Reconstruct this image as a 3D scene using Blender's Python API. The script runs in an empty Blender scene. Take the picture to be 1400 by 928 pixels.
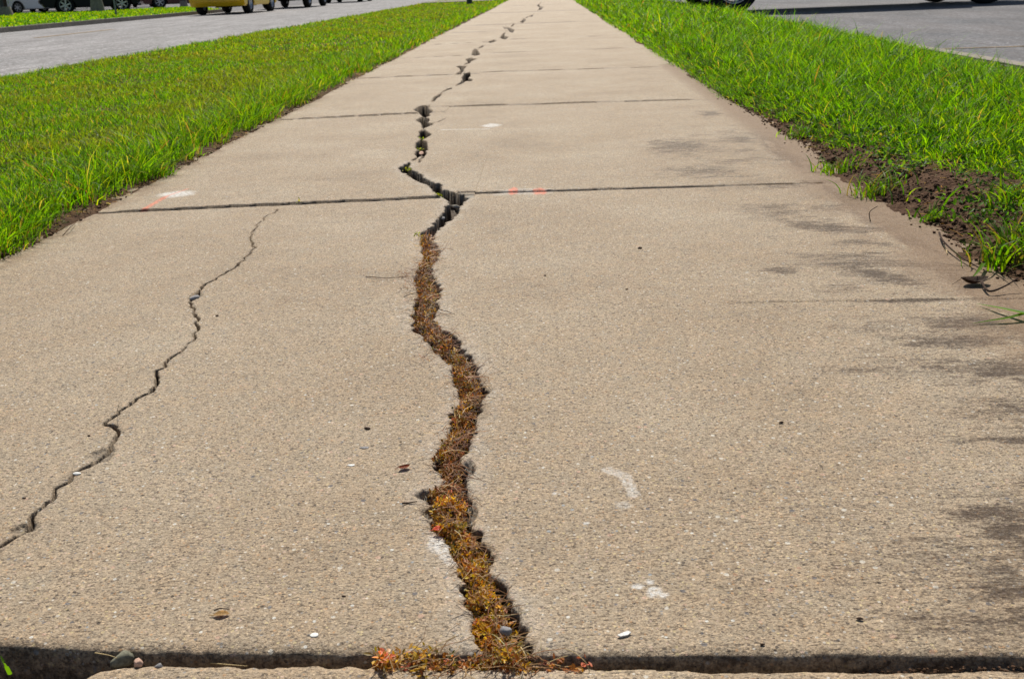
import bpy, bmesh, math, random
import numpy as np
from mathutils import Vector, Matrix
R = math.radians
C = bpy.data.collections.new('Scene_objects'); bpy.context.scene.collection.children.link(C)
sc = bpy.context.scene
rng = np.random.default_rng(7); random.seed(7)

# ------------------------------------------------------------------ camera
CAMH, FPX, CX, CY = 0.5, 1344.0, 700.0, 464.0
_dY = np.array([45.0, -488.0, FPX]); _dY /= np.linalg.norm(_dY)
_up = np.cross(_dY, np.array([1, -0.038, 0])); _up /= np.linalg.norm(_up)
if _up[1] > 0: _up = -_up
_X = np.cross(_dY, _up)
if _X[0] < 0: _X = -_X
ROT = np.array([_X, _dY, _up])                 # world = ROT @ cam(x right, y down, z forward)
cam_d = bpy.data.cameras.new('camera'); cam = bpy.data.objects.new('camera', cam_d); C.objects.link(cam)
sc.camera = cam
cam_d.sensor_width = 36; cam_d.lens = 36*FPX/1400; cam_d.clip_start = 0.02; cam_d.clip_end = 2000
B = ROT @ np.diag([1, -1, -1])
cam.matrix_world = Matrix([[B[0][0], B[0][1], B[0][2], 0], [B[1][0], B[1][1], B[1][2], 0], [B[2][0], B[2][1], B[2][2], CAMH], [0, 0, 0, 1]])
cam_d.dof.use_dof = True; cam_d.dof.focus_distance = 1.25; cam_d.dof.aperture_fstop = 22

# ------------------------------------------------------------------ sky and sun
SUN_EL, SUN_AZ = 50, -5        # azimuth to the right of straight ahead
w = bpy.data.worlds.new('World'); sc.world = w; w.use_nodes = True
nt = w.node_tree; bg = nt.nodes['Background']
sky = nt.nodes.new('ShaderNodeTexSky'); sky.sky_type = 'NISHITA'; sky.sun_disc = False
sky.sun_elevation = R(SUN_EL); sky.sun_rotation = R(SUN_AZ)
nt.links.new(sky.outputs[0], bg.inputs[0]); bg.inputs[1].default_value = 0.055
sd = bpy.data.lights.new('sun', 'SUN'); sd.energy = 4.2; sd.angle = R(0.53); sd.color = (1, 0.94, 0.84)
so = bpy.data.objects.new('sun', sd); C.objects.link(so)
sv = Vector((math.sin(R(SUN_AZ))*math.cos(R(SUN_EL)), math.cos(R(SUN_AZ))*math.cos(R(SUN_EL)), math.sin(R(SUN_EL))))
so.rotation_euler = sv.to_track_quat('Z', 'Y').to_euler(); so.location = sv*30
sc.view_settings.view_transform = 'Standard'; sc.view_settings.look = 'None'
sc.view_settings.exposure = 0.43; sc.view_settings.gamma = 1

# ------------------------------------------------------------------ helpers
def P(px, py, z=0.0):
    d = ROT @ np.array([px-CX, py-CY, FPX]); t = (z-CAMH)/d[2]
    return (float(d[0]*t), float(d[1]*t))
def P3(px, py, z=0.0):
    a = P(px, py, z); return Vector((a[0], a[1], z))
def proj(x, y, z):
    v = np.stack([x, y, z-CAMH], -1) @ ROT
    zz = np.maximum(v[..., 2], 1e-3)
    return CX+FPX*v[..., 0]/zz, CY+FPX*v[..., 1]/zz, v[..., 2]
def _h(i, j, s):
    n = (i.astype(np.int64)*374761393 + j.astype(np.int64)*668265263 + s*1442695041) & 0xffffffff
    n = ((n ^ (n >> 13))*1274126177) & 0xffffffff
    n = ((n ^ (n >> 16))*2246822519) & 0xffffffff
    return ((n ^ (n >> 13)) & 0xffffff)/float(0xffffff)
def vn(x, y, s=0):
    x, y = np.broadcast_arrays(np.asarray(x, float), np.asarray(y, float))
    i = np.floor(x); j = np.floor(y); u = x-i; v = y-j
    u = u*u*(3-2*u); v = v*v*(3-2*v)
    a = _h(i, j, s); b = _h(i+1, j, s); c = _h(i, j+1, s); d = _h(i+1, j+1, s)
    return (a*(1-u)+b*u)*(1-v)+(c*(1-u)+d*u)*v
def fbm(x, y, s=0, o=4):
    r = 0; a = .5; t = 0
    for k in range(o):
        r = r+a*vn(x*2**k, y*2**k, s+k*17); t += a; a *= .55
    return r/t
def ss(a, b, x):
    t = np.clip((x-a)/(b-a), 0, 1); return t*t*(3-2*t)

def tag(o, label=None, cat=None, group=None, kind=None):
    if label: o['label'] = label
    if cat: o['category'] = cat
    if group: o['group'] = group
    if kind: o['kind'] = kind
    return o
def link(name, me, mat=None, parent=None):
    o = bpy.data.objects.new(name, me); C.objects.link(o)
    if mat: me.materials.append(mat)
    if parent: o.parent = parent
    return o
def empty(name, loc, rz=0):
    o = bpy.data.objects.new(name, None); C.objects.link(o); o.location = loc; o.rotation_euler = (0, 0, rz); o.empty_display_size = .05
    return o
def copy_tree(o, parent=None):
    c = o.copy(); C.objects.link(c); c.parent = parent
    for ch in list(o.children): copy_tree(ch, c)
    return c
def qmesh(name, V, F, smooth=True, cols=None, floats=None):
    """V (n,3), F (m,4) arrays -> mesh, fast"""
    me = bpy.data.meshes.new(name)
    V = np.asarray(V, np.float32); F = np.asarray(F, np.int32); k = F.shape[1]
    me.vertices.add(len(V)); me.vertices.foreach_set('co', V.ravel())
    me.loops.add(F.size); me.loops.foreach_set('vertex_index', F.ravel())
    me.polygons.add(len(F)); me.polygons.foreach_set('loop_start', np.arange(0, F.size, k, dtype=np.int32))
    me.polygons.foreach_set('use_smooth', np.full(len(F), smooth))
    for nm, c in (cols or {}).items():
        a = me.color_attributes.new(nm, 'FLOAT_COLOR', 'POINT')
        cc = np.ones((len(V), 4), np.float32); cc[:, :c.shape[1]] = c; a.data.foreach_set('color', cc.ravel())
    me.update(calc_edges=True); me.validate()
    return me
def gridfaces(nx, ny, off=0):
    i = np.arange(nx-1); j = np.arange(ny-1); J, I = np.meshgrid(j, i, indexing='ij')
    a = (J*nx+I).ravel()+off
    return np.stack([a, a+1, a+1+nx, a+nx], 1)
def bm_obj(name, bm, mat=None, parent=None, smooth=False):
    bmesh.ops.recalc_face_normals(bm, faces=bm.faces)
    me = bpy.data.meshes.new(name); bm.to_mesh(me); bm.free()
    if smooth:
        for p in me.polygons: p.use_smooth = True
    return link(name, me, mat, parent)
def add_box(bm, c, s, bev=0.0, rot=None):
    r = bmesh.ops.create_cube(bm, size=1.0)
    for v in r['verts']:
        v.co = Vector((v.co.x*s[0], v.co.y*s[1], v.co.z*s[2]))
        if rot is not None: v.co = rot @ v.co
        v.co += Vector(c)
    if bev:
        es = list({e for v in r['verts'] for e in v.link_edges})
        bmesh.ops.bevel(bm, geom=es, offset=bev, segments=2, affect='EDGES')
def add_cyl(bm, a, b, r0, r1, n=12):
    a = Vector(a); b = Vector(b); q = (b-a).to_track_quat('Z', 'Y').to_matrix()
    r = bmesh.ops.create_cone(bm, cap_ends=True, segments=n, radius1=r0, radius2=r1, depth=(b-a).length)
    for v in r['verts']: v.co = q @ v.co+(a+b)/2
def add_prism(bm, pts, y0, y1):
    """polygon in xz, extruded along y"""
    A = [bm.verts.new((x, y0, z)) for x, z in pts]; D = [bm.verts.new((x, y1, z)) for x, z in pts]
    bm.faces.new(A); bm.faces.new(D[::-1]); n = len(pts)
    for i in range(n): bm.faces.new((A[i], D[i], D[(i+1) % n], A[(i+1) % n]))
def add_lathe(bm, prof, n=28, axis='Y'):
    rings = []
    for r, h in prof:
        rings.append([bm.verts.new((r*math.cos(2*math.pi*k/n), h, r*math.sin(2*math.pi*k/n))) for k in range(n)])
    for a, b in zip(rings[:-1], rings[1:]):
        for k in range(n): bm.faces.new((a[k], a[(k+1) % n], b[(k+1) % n], b[k]))

# ------------------------------------------------------------------ node helpers
class N:
    def __init__(s, name):
        s.m = bpy.data.materials.new(name); s.m.use_nodes = True; s.t = s.m.node_tree
        s.b = s.t.nodes['Principled BSDF']; s.out = s.t.nodes['Material Output']
        s.co = s.t.nodes.new('ShaderNodeTexCoord').outputs['Object']
    def n(s, typ, ins=None, **kw):
        o = s.t.nodes.new('ShaderNode'+typ)
        for k, v in kw.items(): setattr(o, k, v)
        for k, v in (ins or {}).items(): s.put(o.inputs[k], v)
        return o
    def put(s, sock, v):
        if hasattr(v, 'links') or isinstance(v, bpy.types.NodeSocket): s.t.links.new(v, sock)
        else: sock.default_value = v
    def map(s, sc_, src=None):
        return s.n('Mapping', {0: src or s.co, 3: sc_}).outputs[0]
    def noise(s, scale, detail=3, rough=.6, vec=None, color=False):
        o = s.n('TexNoise', {'Vector': vec or s.co, 'Scale': scale, 'Detail': detail, 'Roughness': rough})
        return o.outputs[1 if color else 0]
    def voro(s, scale, feature='F1', vec=None, rand=1.0):
        return s.n('TexVoronoi', {'Vector': vec or s.co, 'Scale': scale, 'Randomness': rand}, feature=feature)
    def ramp(s, f, stops, interp='LINEAR'):
        o = s.n('ValToRGB', {0: f}); cr = o.color_ramp; cr.interpolation = interp
        while len(cr.elements) < len(stops): cr.elements.new(.5)
        for e, (p, c) in zip(cr.elements, stops):
            e.position = p; e.color = (c if isinstance(c, tuple) else (c, c, c))+((1,) if not isinstance(c, tuple) or len(c) == 3 else ())
        return o.outputs[0]
    def mix(s, f, a, b, mode='MIX'):
        o = s.n('Mix', None, data_type='RGBA', blend_type=mode)
        s.put(o.inputs[0], f); s.put(o.inputs[6], a if not isinstance(a, tuple) else a+(1,)); s.put(o.inputs[7], b if not isinstance(b, tuple) else b+(1,))
        return o.outputs[2]
    def math(s, op, a, b=0.0, clamp=False):
        return s.n('Math', {0: a, 1: b}, operation=op, use_clamp=clamp).outputs[0]
    def attr(s, name):
        return s.n('Attribute', None, attribute_name=name)
    def sep(s, c):
        return s.n('SeparateColor', {0: c}).outputs
    def bump(s, h, dist, strength=1.0, nrm=None):
        i = {'Height': h, 'Distance': dist, 'Strength': strength}
        if nrm is not None: i['Normal'] = nrm
        return s.n('Bump', i).outputs[0]
    def base(s, c, rough=.8, nrm=None, spec=.3, metal=0):
        s.put(s.b.inputs['Base Color'], c if not isinstance(c, tuple) else c+(1,)); s.put(s.b.inputs['Roughness'], rough)
        s.put(s.b.inputs['Specular IOR Level'], spec); s.b.inputs['Metallic'].default_value = metal
        if nrm is not None: s.put(s.b.inputs['Normal'], nrm)
        return s.m

def mat_concrete():
    s = N('concrete')
    m = s.sep(s.attr('mask').outputs[0]); m2 = s.sep(s.attr('mask2').outputs[0])
    big = s.noise(2.6, 7, .62); med = s.noise(26, 4, .6); fine = s.noise(300, 3, .7)
    col = s.ramp(big, [(.30, (.315, .235, .155)), (.45, (.395, .298, .198)), (.55, (.415, .322, .222)), (.68, (.455, .368, .265))])
    col = s.mix(s.ramp(med, [(.35, 0.0), (.7, .5)]), col, (.33, .285, .215))
    # sand grains
    v = s.voro(560); g = s.sep(v.outputs['Color'])
    grain = s.ramp(g[0], [(0, (.26, .21, .17)), (.10, (.56, .50, .44)), (.30, (.88, .86, .82)), (.7, (1.05, 1.05, 1.05)), (.90, (1.28, 1.22, 1.12)), (1, (1.75, 1.68, 1.55))])
    col = s.mix(.62, col, grain, 'MULTIPLY')
    # fine pits
    pit = s.ramp(s.noise(430, 4, .8), [(.36, 1.0), (.43, 0.0)])
    streak = s.ramp(s.noise(1, 5, .75, s.map((110, 400, 110))), [(.36, 1.0), (.43, 0.0)])
    col = s.mix(s.math('MULTIPLY', pit, .85), col, (.10, .075, .05))
    col = s.mix(s.math('MULTIPLY', streak, .68), col, (.12, .09, .065))
    v4 = s.voro(300, vec=s.n('VectorMath', {0: s.co, 1: (7.1, 2.2, .9)}, operation='ADD').outputs[0]); c4 = s.sep(v4.outputs['Color'])
    sp = s.math('MULTIPLY', s.math('LESS_THAN', v4.outputs['Distance'], .42), s.math('GREATER_THAN', c4[0], .66))
    spc = s.ramp(c4[1], [(0, (.07, .055, .045)), (.38, (.15, .11, .08)), (.55, (.50, .28, .13)), (.66, (.62, .50, .26)), (.76, (.24, .25, .26)), (.86, (.58, .42, .34)), (.94, (.72, .68, .60))], 'CONSTANT')
    col = s.mix(s.math('MULTIPLY', sp, .62), col, spc)
    # exposed pebbles
    v2 = s.voro(120); c2 = s.sep(v2.outputs['Color'])
    wob = s.math('ADD', v2.outputs['Distance'], s.math('MULTIPLY', s.math('SUBTRACT', fine, .5), .25))
    peb = s.math('MULTIPLY', s.math('LESS_THAN', wob, s.math('MULTIPLY', c2[1], .33)), s.math('GREATER_THAN', c2[0], .78))
    pebc = s.ramp(c2[2], [(0, (.12, .12, .13)), (.16, (.30, .33, .35)), (.3, (.50, .30, .16)), (.45, (.60, .50, .36)), (.6, (.36, .22, .14)), (.75, (.62, .58, .50)), (.9, (.55, .36, .26)), (1, (.75, .72, .66))], 'CONSTANT')
    col = s.mix(s.math('MULTIPLY', peb, .8), col, pebc)
    v3 = s.voro(140, vec=s.map((1, 1, 1), s.n('VectorMath', {0: s.co, 1: (3.3, 1.7, .4)}, operation='ADD').outputs[0])); c3 = s.sep(v3.outputs['Color'])
    hole = s.math('MULTIPLY', s.math('LESS_THAN', v3.outputs['Distance'], .22), s.math('GREATER_THAN', c3[0], .90))
    col = s.mix(s.math('MULTIPLY', hole, .85), col, (.06, .045, .035))
    glint = s.math('MULTIPLY', s.math('LESS_THAN', v3.outputs['Distance'], .24), s.math('LESS_THAN', c3[0], .022))
    col = s.mix(glint, col, (.62, .60, .54))
    # grey weathered rim; shade painted into crack walls and broken faces
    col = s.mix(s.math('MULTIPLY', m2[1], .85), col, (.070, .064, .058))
    # organic dark staining
    sn = s.noise(1, 5, .75, s.map((13, 105, 38)))
    sn2 = s.noise(1, 3, .7, s.map((160, 300, 160)))
    st = s.ramp(s.math('ADD', m2[0], s.math('ADD', s.math('MULTIPLY', s.math('SUBTRACT', s.math('ADD', s.math('MULTIPLY', sn, .6), s.math('MULTIPLY', s.noise(1, 5, .75, s.map((26, 60, 26))), .4)), .5), 2.6), s.math('MULTIPLY', s.math('SUBTRACT', sn2, .5), 2.0))), [(.34, 0.0), (1.12, 1.0)])
    du = s.ramp(s.math('ADD', m2[2], s.math('MULTIPLY', s.math('SUBTRACT', s.noise(1, 4, .75, s.map((90, 180, 90))), .5), 1.6)), [(.2, 0.0), (.95, 1.0)]); du = s.math('MULTIPLY', du, s.ramp(m2[2], [(.02, 0.0), (.2, 1.0)]))
    st = s.math('MULTIPLY', st, s.ramp(m2[0], [(.02, 0.0), (.15, 1.0)]))
    col = s.mix(s.math('MULTIPLY', st, .90), col, (.062, .038, .022))
    col = s.mix(s.math('MULTIPLY', du, .8), col, (.225, .145, .085))      # silt dust
    # paint
    pn = s.ramp(s.noise(170, 4, .7), [(.36, 0.0), (.56, 1.0)])
    col = s.mix(s.math('MULTIPLY', m[1], s.math('ADD', s.math('MULTIPLY', pn, .80), .18)), col, (.72, .71, .68))
    col = s.mix(s.math('MULTIPLY', m[2], s.math('ADD', s.math('MULTIPLY', pn, .7), .22)), col, (.80, .20, .11))
    soil = s.ramp(s.noise(160, 4, .7), [(.3, (.030, .019, .012)), (.7, (.12, .078, .046))])
    col = s.mix(m[0], col, soil)
    h = s.math('ADD', s.math('MULTIPLY', s.noise(230, 4, .75), 1.0), s.math('MULTIPLY', s.noise(620, 2, .6), .4))
    h = s.math('ADD', h, s.math('MULTIPLY', g[1], .35)); h = s.math('SUBTRACT', h, s.math('MULTIPLY', streak, .35))
    h = s.math('SUBTRACT', h, hole)
    nrm = s.bump(h, .0019, 1.0)
    return s.base(col, s.ramp(g[2], [(0, .5), (.5, .85)]), nrm, .35)

def mat_soil():
    s = N('soil')
    a = s.noise(90, 6, .7); c = s.ramp(a, [(.25, (.022, .012, .007)), (.5, (.075, .042, .025)), (.72, (.20, .12, .075))])
    c = s.mix(s.ramp(s.noise(6, 3), [(.4, 0.0), (.65, .6)]), c, (.13, .075, .045))
    v = s.voro(160); h = s.math('ADD', s.noise(120, 5, .7), s.math('MULTIPLY', v.outputs['Distance'], .5))
    return s.base(c, .95, s.bump(h, .006, 1.0), .1)

def mat_asphalt(name, c0, c1, sc_=120):
    s = N(name)
    c = s.ramp(s.noise(.6, 4, .6, s.map((2.2, .8, 1))), [(.38, c0), (.62, c1)])
    v = s.voro(sc_); g = s.sep(v.outputs['Color'])
    c = s.mix(.7, c, s.ramp(g[0], [(0, .30), (.3, .8), (.75, 1.1), (1, 2.0)]), 'MULTIPLY')
    c = s.mix(s.math('MULTIPLY', s.ramp(s.noise(1, 4, .65, s.map((9, .8, 1))), [(.45, 0.0), (.62, 1.0)]), .5), c, (.12, .105, .10))
    return s.base(c, .85, s.bump(s.math('ADD', g[1], s.noise(60, 3)), .003, .8), .25)

def mat_leafy(name, trans=.45, rough=.42, spec=.35):
    s = N(name)
    c = s.attr('Col').outputs[0]
    s.base(c, rough, None, spec)
    tr = s.n('BsdfTranslucent', {0: s.mix(1.0, c, (1.75, 1.65, .5), 'MULTIPLY')})
    mx = s.n('MixShader', {0: trans, 1: s.b.outputs[0], 2: tr.outputs[0]})
    s.t.links.new(mx.outputs[0], s.out.inputs[0])
    return s.m

def flat(name, c, rough=.5, spec=.5, metal=0, noise_=.15, scale=20):
    s = N(name)
    a = s.noise(scale, 4, .6)
    col = s.mix(s.ramp(a, [(.3, 0.0), (.7, 1.0)]), tuple(x*(1-noise_) for x in c), tuple(min(1, x*(1+noise_)) for x in c))
    return s.base(col, rough, None, spec, metal)

M = {}
M['concrete'] = mat_concrete(); M['soil'] = mat_soil()
M['road'] = mat_asphalt('asphalt_road', (.22, .215, .215), (.285, .275, .275), 38)
M['lot'] = mat_asphalt('asphalt_lot', (.11, .112, .12), (.165, .16, .165), 45)
M['blade'] = mat_leafy('grass_blades', .6, .5, .22)
M['leaf'] = mat_leafy('dry_leaves', .35, .5, .35)
M['tree_leaf'] = mat_leafy('tree_leaves', .35, .5, .3)
M['yellow'] = flat('yellow_paint', (.78, .50, .01), .3, .6, 0, .03); M['black'] = flat('black_paint', (.008, .008, .010), .45, .25)
M['white'] = flat('white_paint', (.75, .76, .76), .3, .5, 0, .04); M['grey'] = flat('dark_grey_paint', (.05, .052, .058), .3, .6)
M['red'] = flat('dark_red_paint', (.12, .02, .018), .3, .6); M['silver'] = flat('silver_paint', (.42, .43, .44), .3, .6, .5, .05)
M['rubber'] = flat('tyre_rubber', (.018, .018, .018), .9, .2); M['rim'] = flat('alloy_rim', (.55, .56, .58), .35, .6, .8, .05)
M['glass'] = flat('dark_glass', (.02, .025, .03), .06, .8); M['under'] = flat('underbody', (.012, .012, .012), .9, .1)
M['lampred'] = flat('red_lens', (.45, .02, .02), .2, .6); M['lampclear'] = flat('clear_lens', (.7, .7, .68), .1, .7); M['plate'] = flat('plate_metal', (.45, .25, .2), .5, .4)
M['cast'] = flat('cast_concrete', (.25, .22, .185), .9, .2, 0, .25, 12); M['steel'] = flat('galvanised_steel', (.22, .23, .24), .5, .5, .6)
M['darkmetal'] = flat('dark_metal', (.05, .052, .055), .5, .5, .3); M['greenpaint'] = flat('dark_green_paint', (.012, .05, .04), .4, .5)
M['bark'] = flat('bark', (.09, .065, .045), .95, .1, 0, .4, 8); M['brick'] = flat('brick_wall', (.26, .12, .08), .9, .1, 0, .3, 3)
M['stucco'] = flat('pale_wall', (.42, .40, .36), .9, .1, 0, .1, 2); M['yellowline'] = flat('worn_yellow_line', (.27, .20, .12), .85, .1, 0, .35, 14)
M['chip'] = flat('pale_stone', (.70, .69, .65), .7, .3, 0, .25, 900); M['stone_green'] = flat('grey_green_stone', (.17, .165, .12), .9, .2, 0, .4, 320)
M['stone_grey'] = flat('grey_stone', (.26, .25, .25), .85, .2, 0, .3, 400); M['stone_pink'] = flat('pink_stone', (.55, .36, .27), .85, .2, 0, .3, 500)
M['lime'] = flat('limestone_rubble', (.33, .30, .25), .9, .2, 0, .35, 300)

# ------------------------------------------------------------------ digitised cracks (ground points)
def rough(pts, step, amp, seed, taper=False):
    out = []; r = np.random.default_rng(seed); acc = 0
    for (a, b) in zip(pts[:-1], pts[1:]):
        a = np.array(a, float); b = np.array(b, float); L = np.hypot(*(b-a)); n = max(1, int(L/step)); nrm = np.array([-(b-a)[1], (b-a)[0]])/max(L, 1e-6)
        for k in range(n):
            t = k/n; s_ = acc+t*L
            o = (vn(np.array(s_/(step*5)), np.array(seed*3.1), seed)-.5)*2*amp+(vn(np.array(s_/(step*1.8)), np.array(seed*1.7), seed+5)-.5)*1.2*amp
            out.append(a+(b-a)*t+nrm*float(o)*(0 if (k == 0 and not out) else 1))
        acc += L
    out.append(np.array(pts[-1], float)); return np.array(out)

LR = [(223,557,561),(229,546,559),(233,546,563),(240,557,577),(250,573,588),(254,584,604),(261,591,604),(266,594,626),(270,604,640),(275,614,636),(280,611,630),(290,607,628),
 (300,598,617),(311,588,601),(320,573,596),(328,575,591),(339,577,600),(346,578,603),(359,579,592),(371,570,588),(383,566,594),(394,570,603),(404,571,599),(421,566,599),
 (435,563,594),(449,565,604),(460,578,622),(477,594,634),(490,606,647),(501,617,649),(518,620,660),(529,625,663),(538,630,662),(551,629,660),(564,618,655),(579,616,652),
 (594,612,648),(603,607,646),(617,597,638),(626,594,629),(636,596,639),(648,602,640),(657,606,636),(666,598,636),(673,581,637),(680,580,640),(692,588,645),(706,590,643),
 (723,592,646),(735,606,657),(751,615,668),(767,624,671),(783,627,672),(800,634,687),(817,632,695),(831,638,700),(845,645,707),(860,640,716),(876,654,719),(893,660,726),(905,662,730)]
Lc = rough([P(l, y) for y, l, r in LR], .003, .0042, 3); Rc = rough([P(r, y) for y, l, r in LR], .003, .0042, 9)
MAIN = np.vstack([Lc, Rc[::-1]])
CR2 = [(-60,775,9),(0,745,9),(30,728,11),(38,718,13),(45,712,9),(62,690,9),(80,668,8),(100,652,7),(125,632,9),(143,616,9),(152,607,8),(157,600,10),(155,588,8),(148,577,7),(160,562,6),(185,545,5),(205,535,6),(219,522,8),
 (216,508,6),(235,488,5),(262,468,4),(270,445,5),(268,428,4),(260,412,4),(268,402,7),(275,393,4),(295,380,4),(318,368,3.5),(340,348,3),(347,338,2.5),(342,325,2),(350,308,1.8),(365,296,1.6),(380,286,1.5)]
UP = [(572,223,1),(580,213,.8),(577,190,1),(580,175,1),(577,161,1),(583,150,.9),(586,143,.05),(592,139,.4),(604,127,.3),(607,124,.02),(616,121,.4),(619,119,.02),(624,117,.4),(637,106,.8),(634,98,.5),(630,96,1),(631,92,.05),(637,88,.7),(643,83,.6),(645,79,.03),(646,75,.5),(651,70,.5),(660,64,.35),
 (664,61,.02),(670,57,.4),(676,56,.4),(680,54,.02),(686,51,.7),(689,46,.6),(692,43,.02),(697,41,.7),(699,37,.02),(700,35,.4),(704,33,.02),(712,30,.5),(717,28,.6),(719,25,.3),(726,22,.5),(733,17,.02),(739,12,.6),(737,7,.5),(742,0,.3),(744,-4,.3)]
BLOBS = [[(566,151),(572,147),(580,145),(588,147),(585,149.5),(592,153),(586,155),(588,158),(581,160.5),(576,157),(572,154),(568,152.5)], [(569,164),(576,160.5),(586,161.5),(587,165),(584,167.5),(592,170),(581,175),(576,175),(578,169),(573,166.5)],
 [(572,180),(580,176.5),(583,180),(590,184),(584,188),(577,191),(571,187),(574,183.5)], [(568,196),(575,191),(583,193.5),(584,200),(585,206),(576,207),(568,203)], [(569,206),(582,206),(583,211),(576,213.5),(571,215),(567,211)], [(573,214),(568,219),(561,222),(564,219)], [(562,221),(557,226),(552,229.5),(560,231),(559,225)],
 [(590,139),(594,133),(598,131.5),(604,127.5),(602,132),(597,135),(593,139.5)], [(606,125),(611,122),(618,120),(617.5,122),(611,124),(607,126)],
 [(624,117.5),(630,112),(633,109),(631,106),(635,101),(643,99),(643,104),(640,107),(646,109),(644,111.5),(637,111),(631,115)], [(624,91.5),(630,90.5),(638,91),(634,95),(633,98),(630,102),(623,102.2),(630,97),(629,94)],
 [(635,89),(640,85),(637,81.5),(643,79),(647,80.5),(652,81),(644,84),(642,87)], [(645,75),(647,69),(650,66.5),(653,70),(656,75),(650,76.5)], [(652,66.5),(662,61.5),(660,65)], [(668,57.8),(677,54.5),(678,56.8),(671,59)],
 [(684,51.5),(688,46),(691,45),(689,49),(695,51),(691,54.5),(685,53)], [(688,37),(694,37.5),(703,41),(701,45),(697,44),(695,40.5),(690,40)], [(699,36),(702,32),(704,33),(700,37)], [(711,31),(716,25.5),(719,28),(715,32)],
 [(719,25.5),(721,22.5),(723,24)], [(723,22.5),(729,20.5),(728,23.5)], [(736,14),(739,8.5),(743,10),(740,14)], [(734,8),(737,5.5),(738,10.5)]]
BR = [(586,169,3.5),(598,167,2),(610,161,1)]
def wline(pts, seed, step=.004, amp=.003):
    pw = [(P(a, b), c) for a, b, c in pts]
    cen = [p for p, c in pw]; ac = [0]
    for a, b in zip(cen[:-1], cen[1:]): ac.append(ac[-1]+math.hypot(a[0]-b[0], a[1]-b[1]))
    # half width in metres: pixel width at the local scale
    hw = [c*.5*math.hypot(*p)/FPX*1.02 for p, c in pw]
    L = rough(cen, step, amp, seed); d = np.r_[0, np.cumsum(np.hypot(*(L[1:]-L[:-1]).T))]; d *= ac[-1]/d[-1]
    return L, np.interp(d, ac, hw)*(.7+.6*vn(d/.012, 0*d, seed+3))-np.where(np.interp(d, ac, [c for p, c in pw]) < .15, .006, 0)
CR2L = wline([(a, b, c*.62) for a, b, c in CR2], 21, .004, .0045); UPL = wline(UP, 33, .01, .006); BRL = wline(BR, 5, .006, .003)
def jline(a, b, w0, w1, seed): return wline([(a[0], a[1], w0), (b[0], b[1], w1)], seed, .02, .0018)
JOINTS = [(jline((120, 292), (600, 270), 4.0, 4.2, 41), .03), (jline((628, 265), (1125, 250), 4.6, 1.6, 42), .03),
          (jline((372, 165), (572, 155), 2.6, 3.0, 43), .025), (jline((588, 147), (985, 135.5), 3.0, 2.4, 44), .025),
          (jline((488, 107.5), (626, 102), 1.8, 1.8, 45), .02), (jline((644, 99.5), (925, 91), 1.8, 1.5, 46), .02),
          (jline((550, 80), (648, 75.5), 1.2, 1.2, 47), .02), (jline((652, 73.5), (880, 65), 1.0, 1.0, 48), .02),
          (jline((590, 61.5), (672, 57.5), 1.2, 1.2, 49), .02), (jline((690, 54.5), (860, 48), .9, .9, 50), .02)]
for k, yy in enumerate((11.6, 13.5, 15.3, 17.2, 19, 20.9, 22.7, 24.6, 26.5)):
    JOINTS.append(((np.array([[-1.2, yy], [.8, yy+.02]]), np.array([.006, .006])), .02))
FRONT = [P(a, b) for a, b in [(-900, 872), (-60, 876), (60, 882), (160, 886), (250, 889), (500, 890), (740, 893), (1000, 893), (1400, 892), (2000, 890)]]
APRON = [P(a, b, -.004) for a, b in [(-900, 1000), (-60, 985), (40, 962), (112, 928), (140, 914), (200, 910), (400, 910), (800, 914), (1100, 916), (1400, 918), (2000, 920)]]

def _ln(a, b):
    A, Bq = P(*a), P(*b); return (A[1], A[0], (Bq[1]-A[1])/(Bq[0]-A[0]))
STEPS = [(_ln((120, 292), (600, 270)), -.19, _ln((628, 265), (1125, 250)), .0040, .0022), (_ln((372, 165), (572, 155)), -.43, _ln((588, 147), (985, 135.5)), .0042, .0036),
         (_ln((488, 107.5), (626, 102)), -.4, _ln((644, 99.5), (925, 91)), .0036, .0026), (_ln((550, 80), (648, 75.5)), -.5, _ln((652, 73.5), (880, 65)), .0030, .0020),
         (_ln((590, 61.5), (672, 57.5)), -.5, _ln((690, 54.5), (860, 48)), .0045, .0025)]
STEPS += [((yy, 0, .01), 0, (yy, 0, .01), .004, .004) for yy in (11.6, 13.5, 15.3, 17.2, 19, 20.9)]

def seg_field(xs, ys, pts, hw, margin=.02):
    """min over segments of (distance - half width), on grid xs,ys"""
    D = np.full((len(ys), len(xs)), margin, np.float32)
    for k in range(len(pts)-1):
        a, b = pts[k], pts[k+1]; wa, wb = hw[k], hw[k+1]; m = margin+max(wa, wb)
        i0, i1 = np.searchsorted(xs, [min(a[0], b[0])-m, max(a[0], b[0])+m]); j0, j1 = np.searchsorted(ys, [min(a[1], b[1])-m, max(a[1], b[1])+m])
        if i1 <= i0 or j1 <= j0: continue
        X = xs[None, i0:i1]; Y = ys[j0:j1, None]; dx, dy = b[0]-a[0], b[1]-a[1]; L2 = dx*dx+dy*dy+1e-12
        t = np.clip(((X-a[0])*dx+(Y-a[1])*dy)/L2, 0, 1)
        d = np.hypot(X-a[0]-t*dx, Y-a[1]-t*dy)-(wa+(wb-wa)*t)
        np.minimum(D[j0:j1, i0:i1], d, out=D[j0:j1, i0:i1])
    return D
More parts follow.
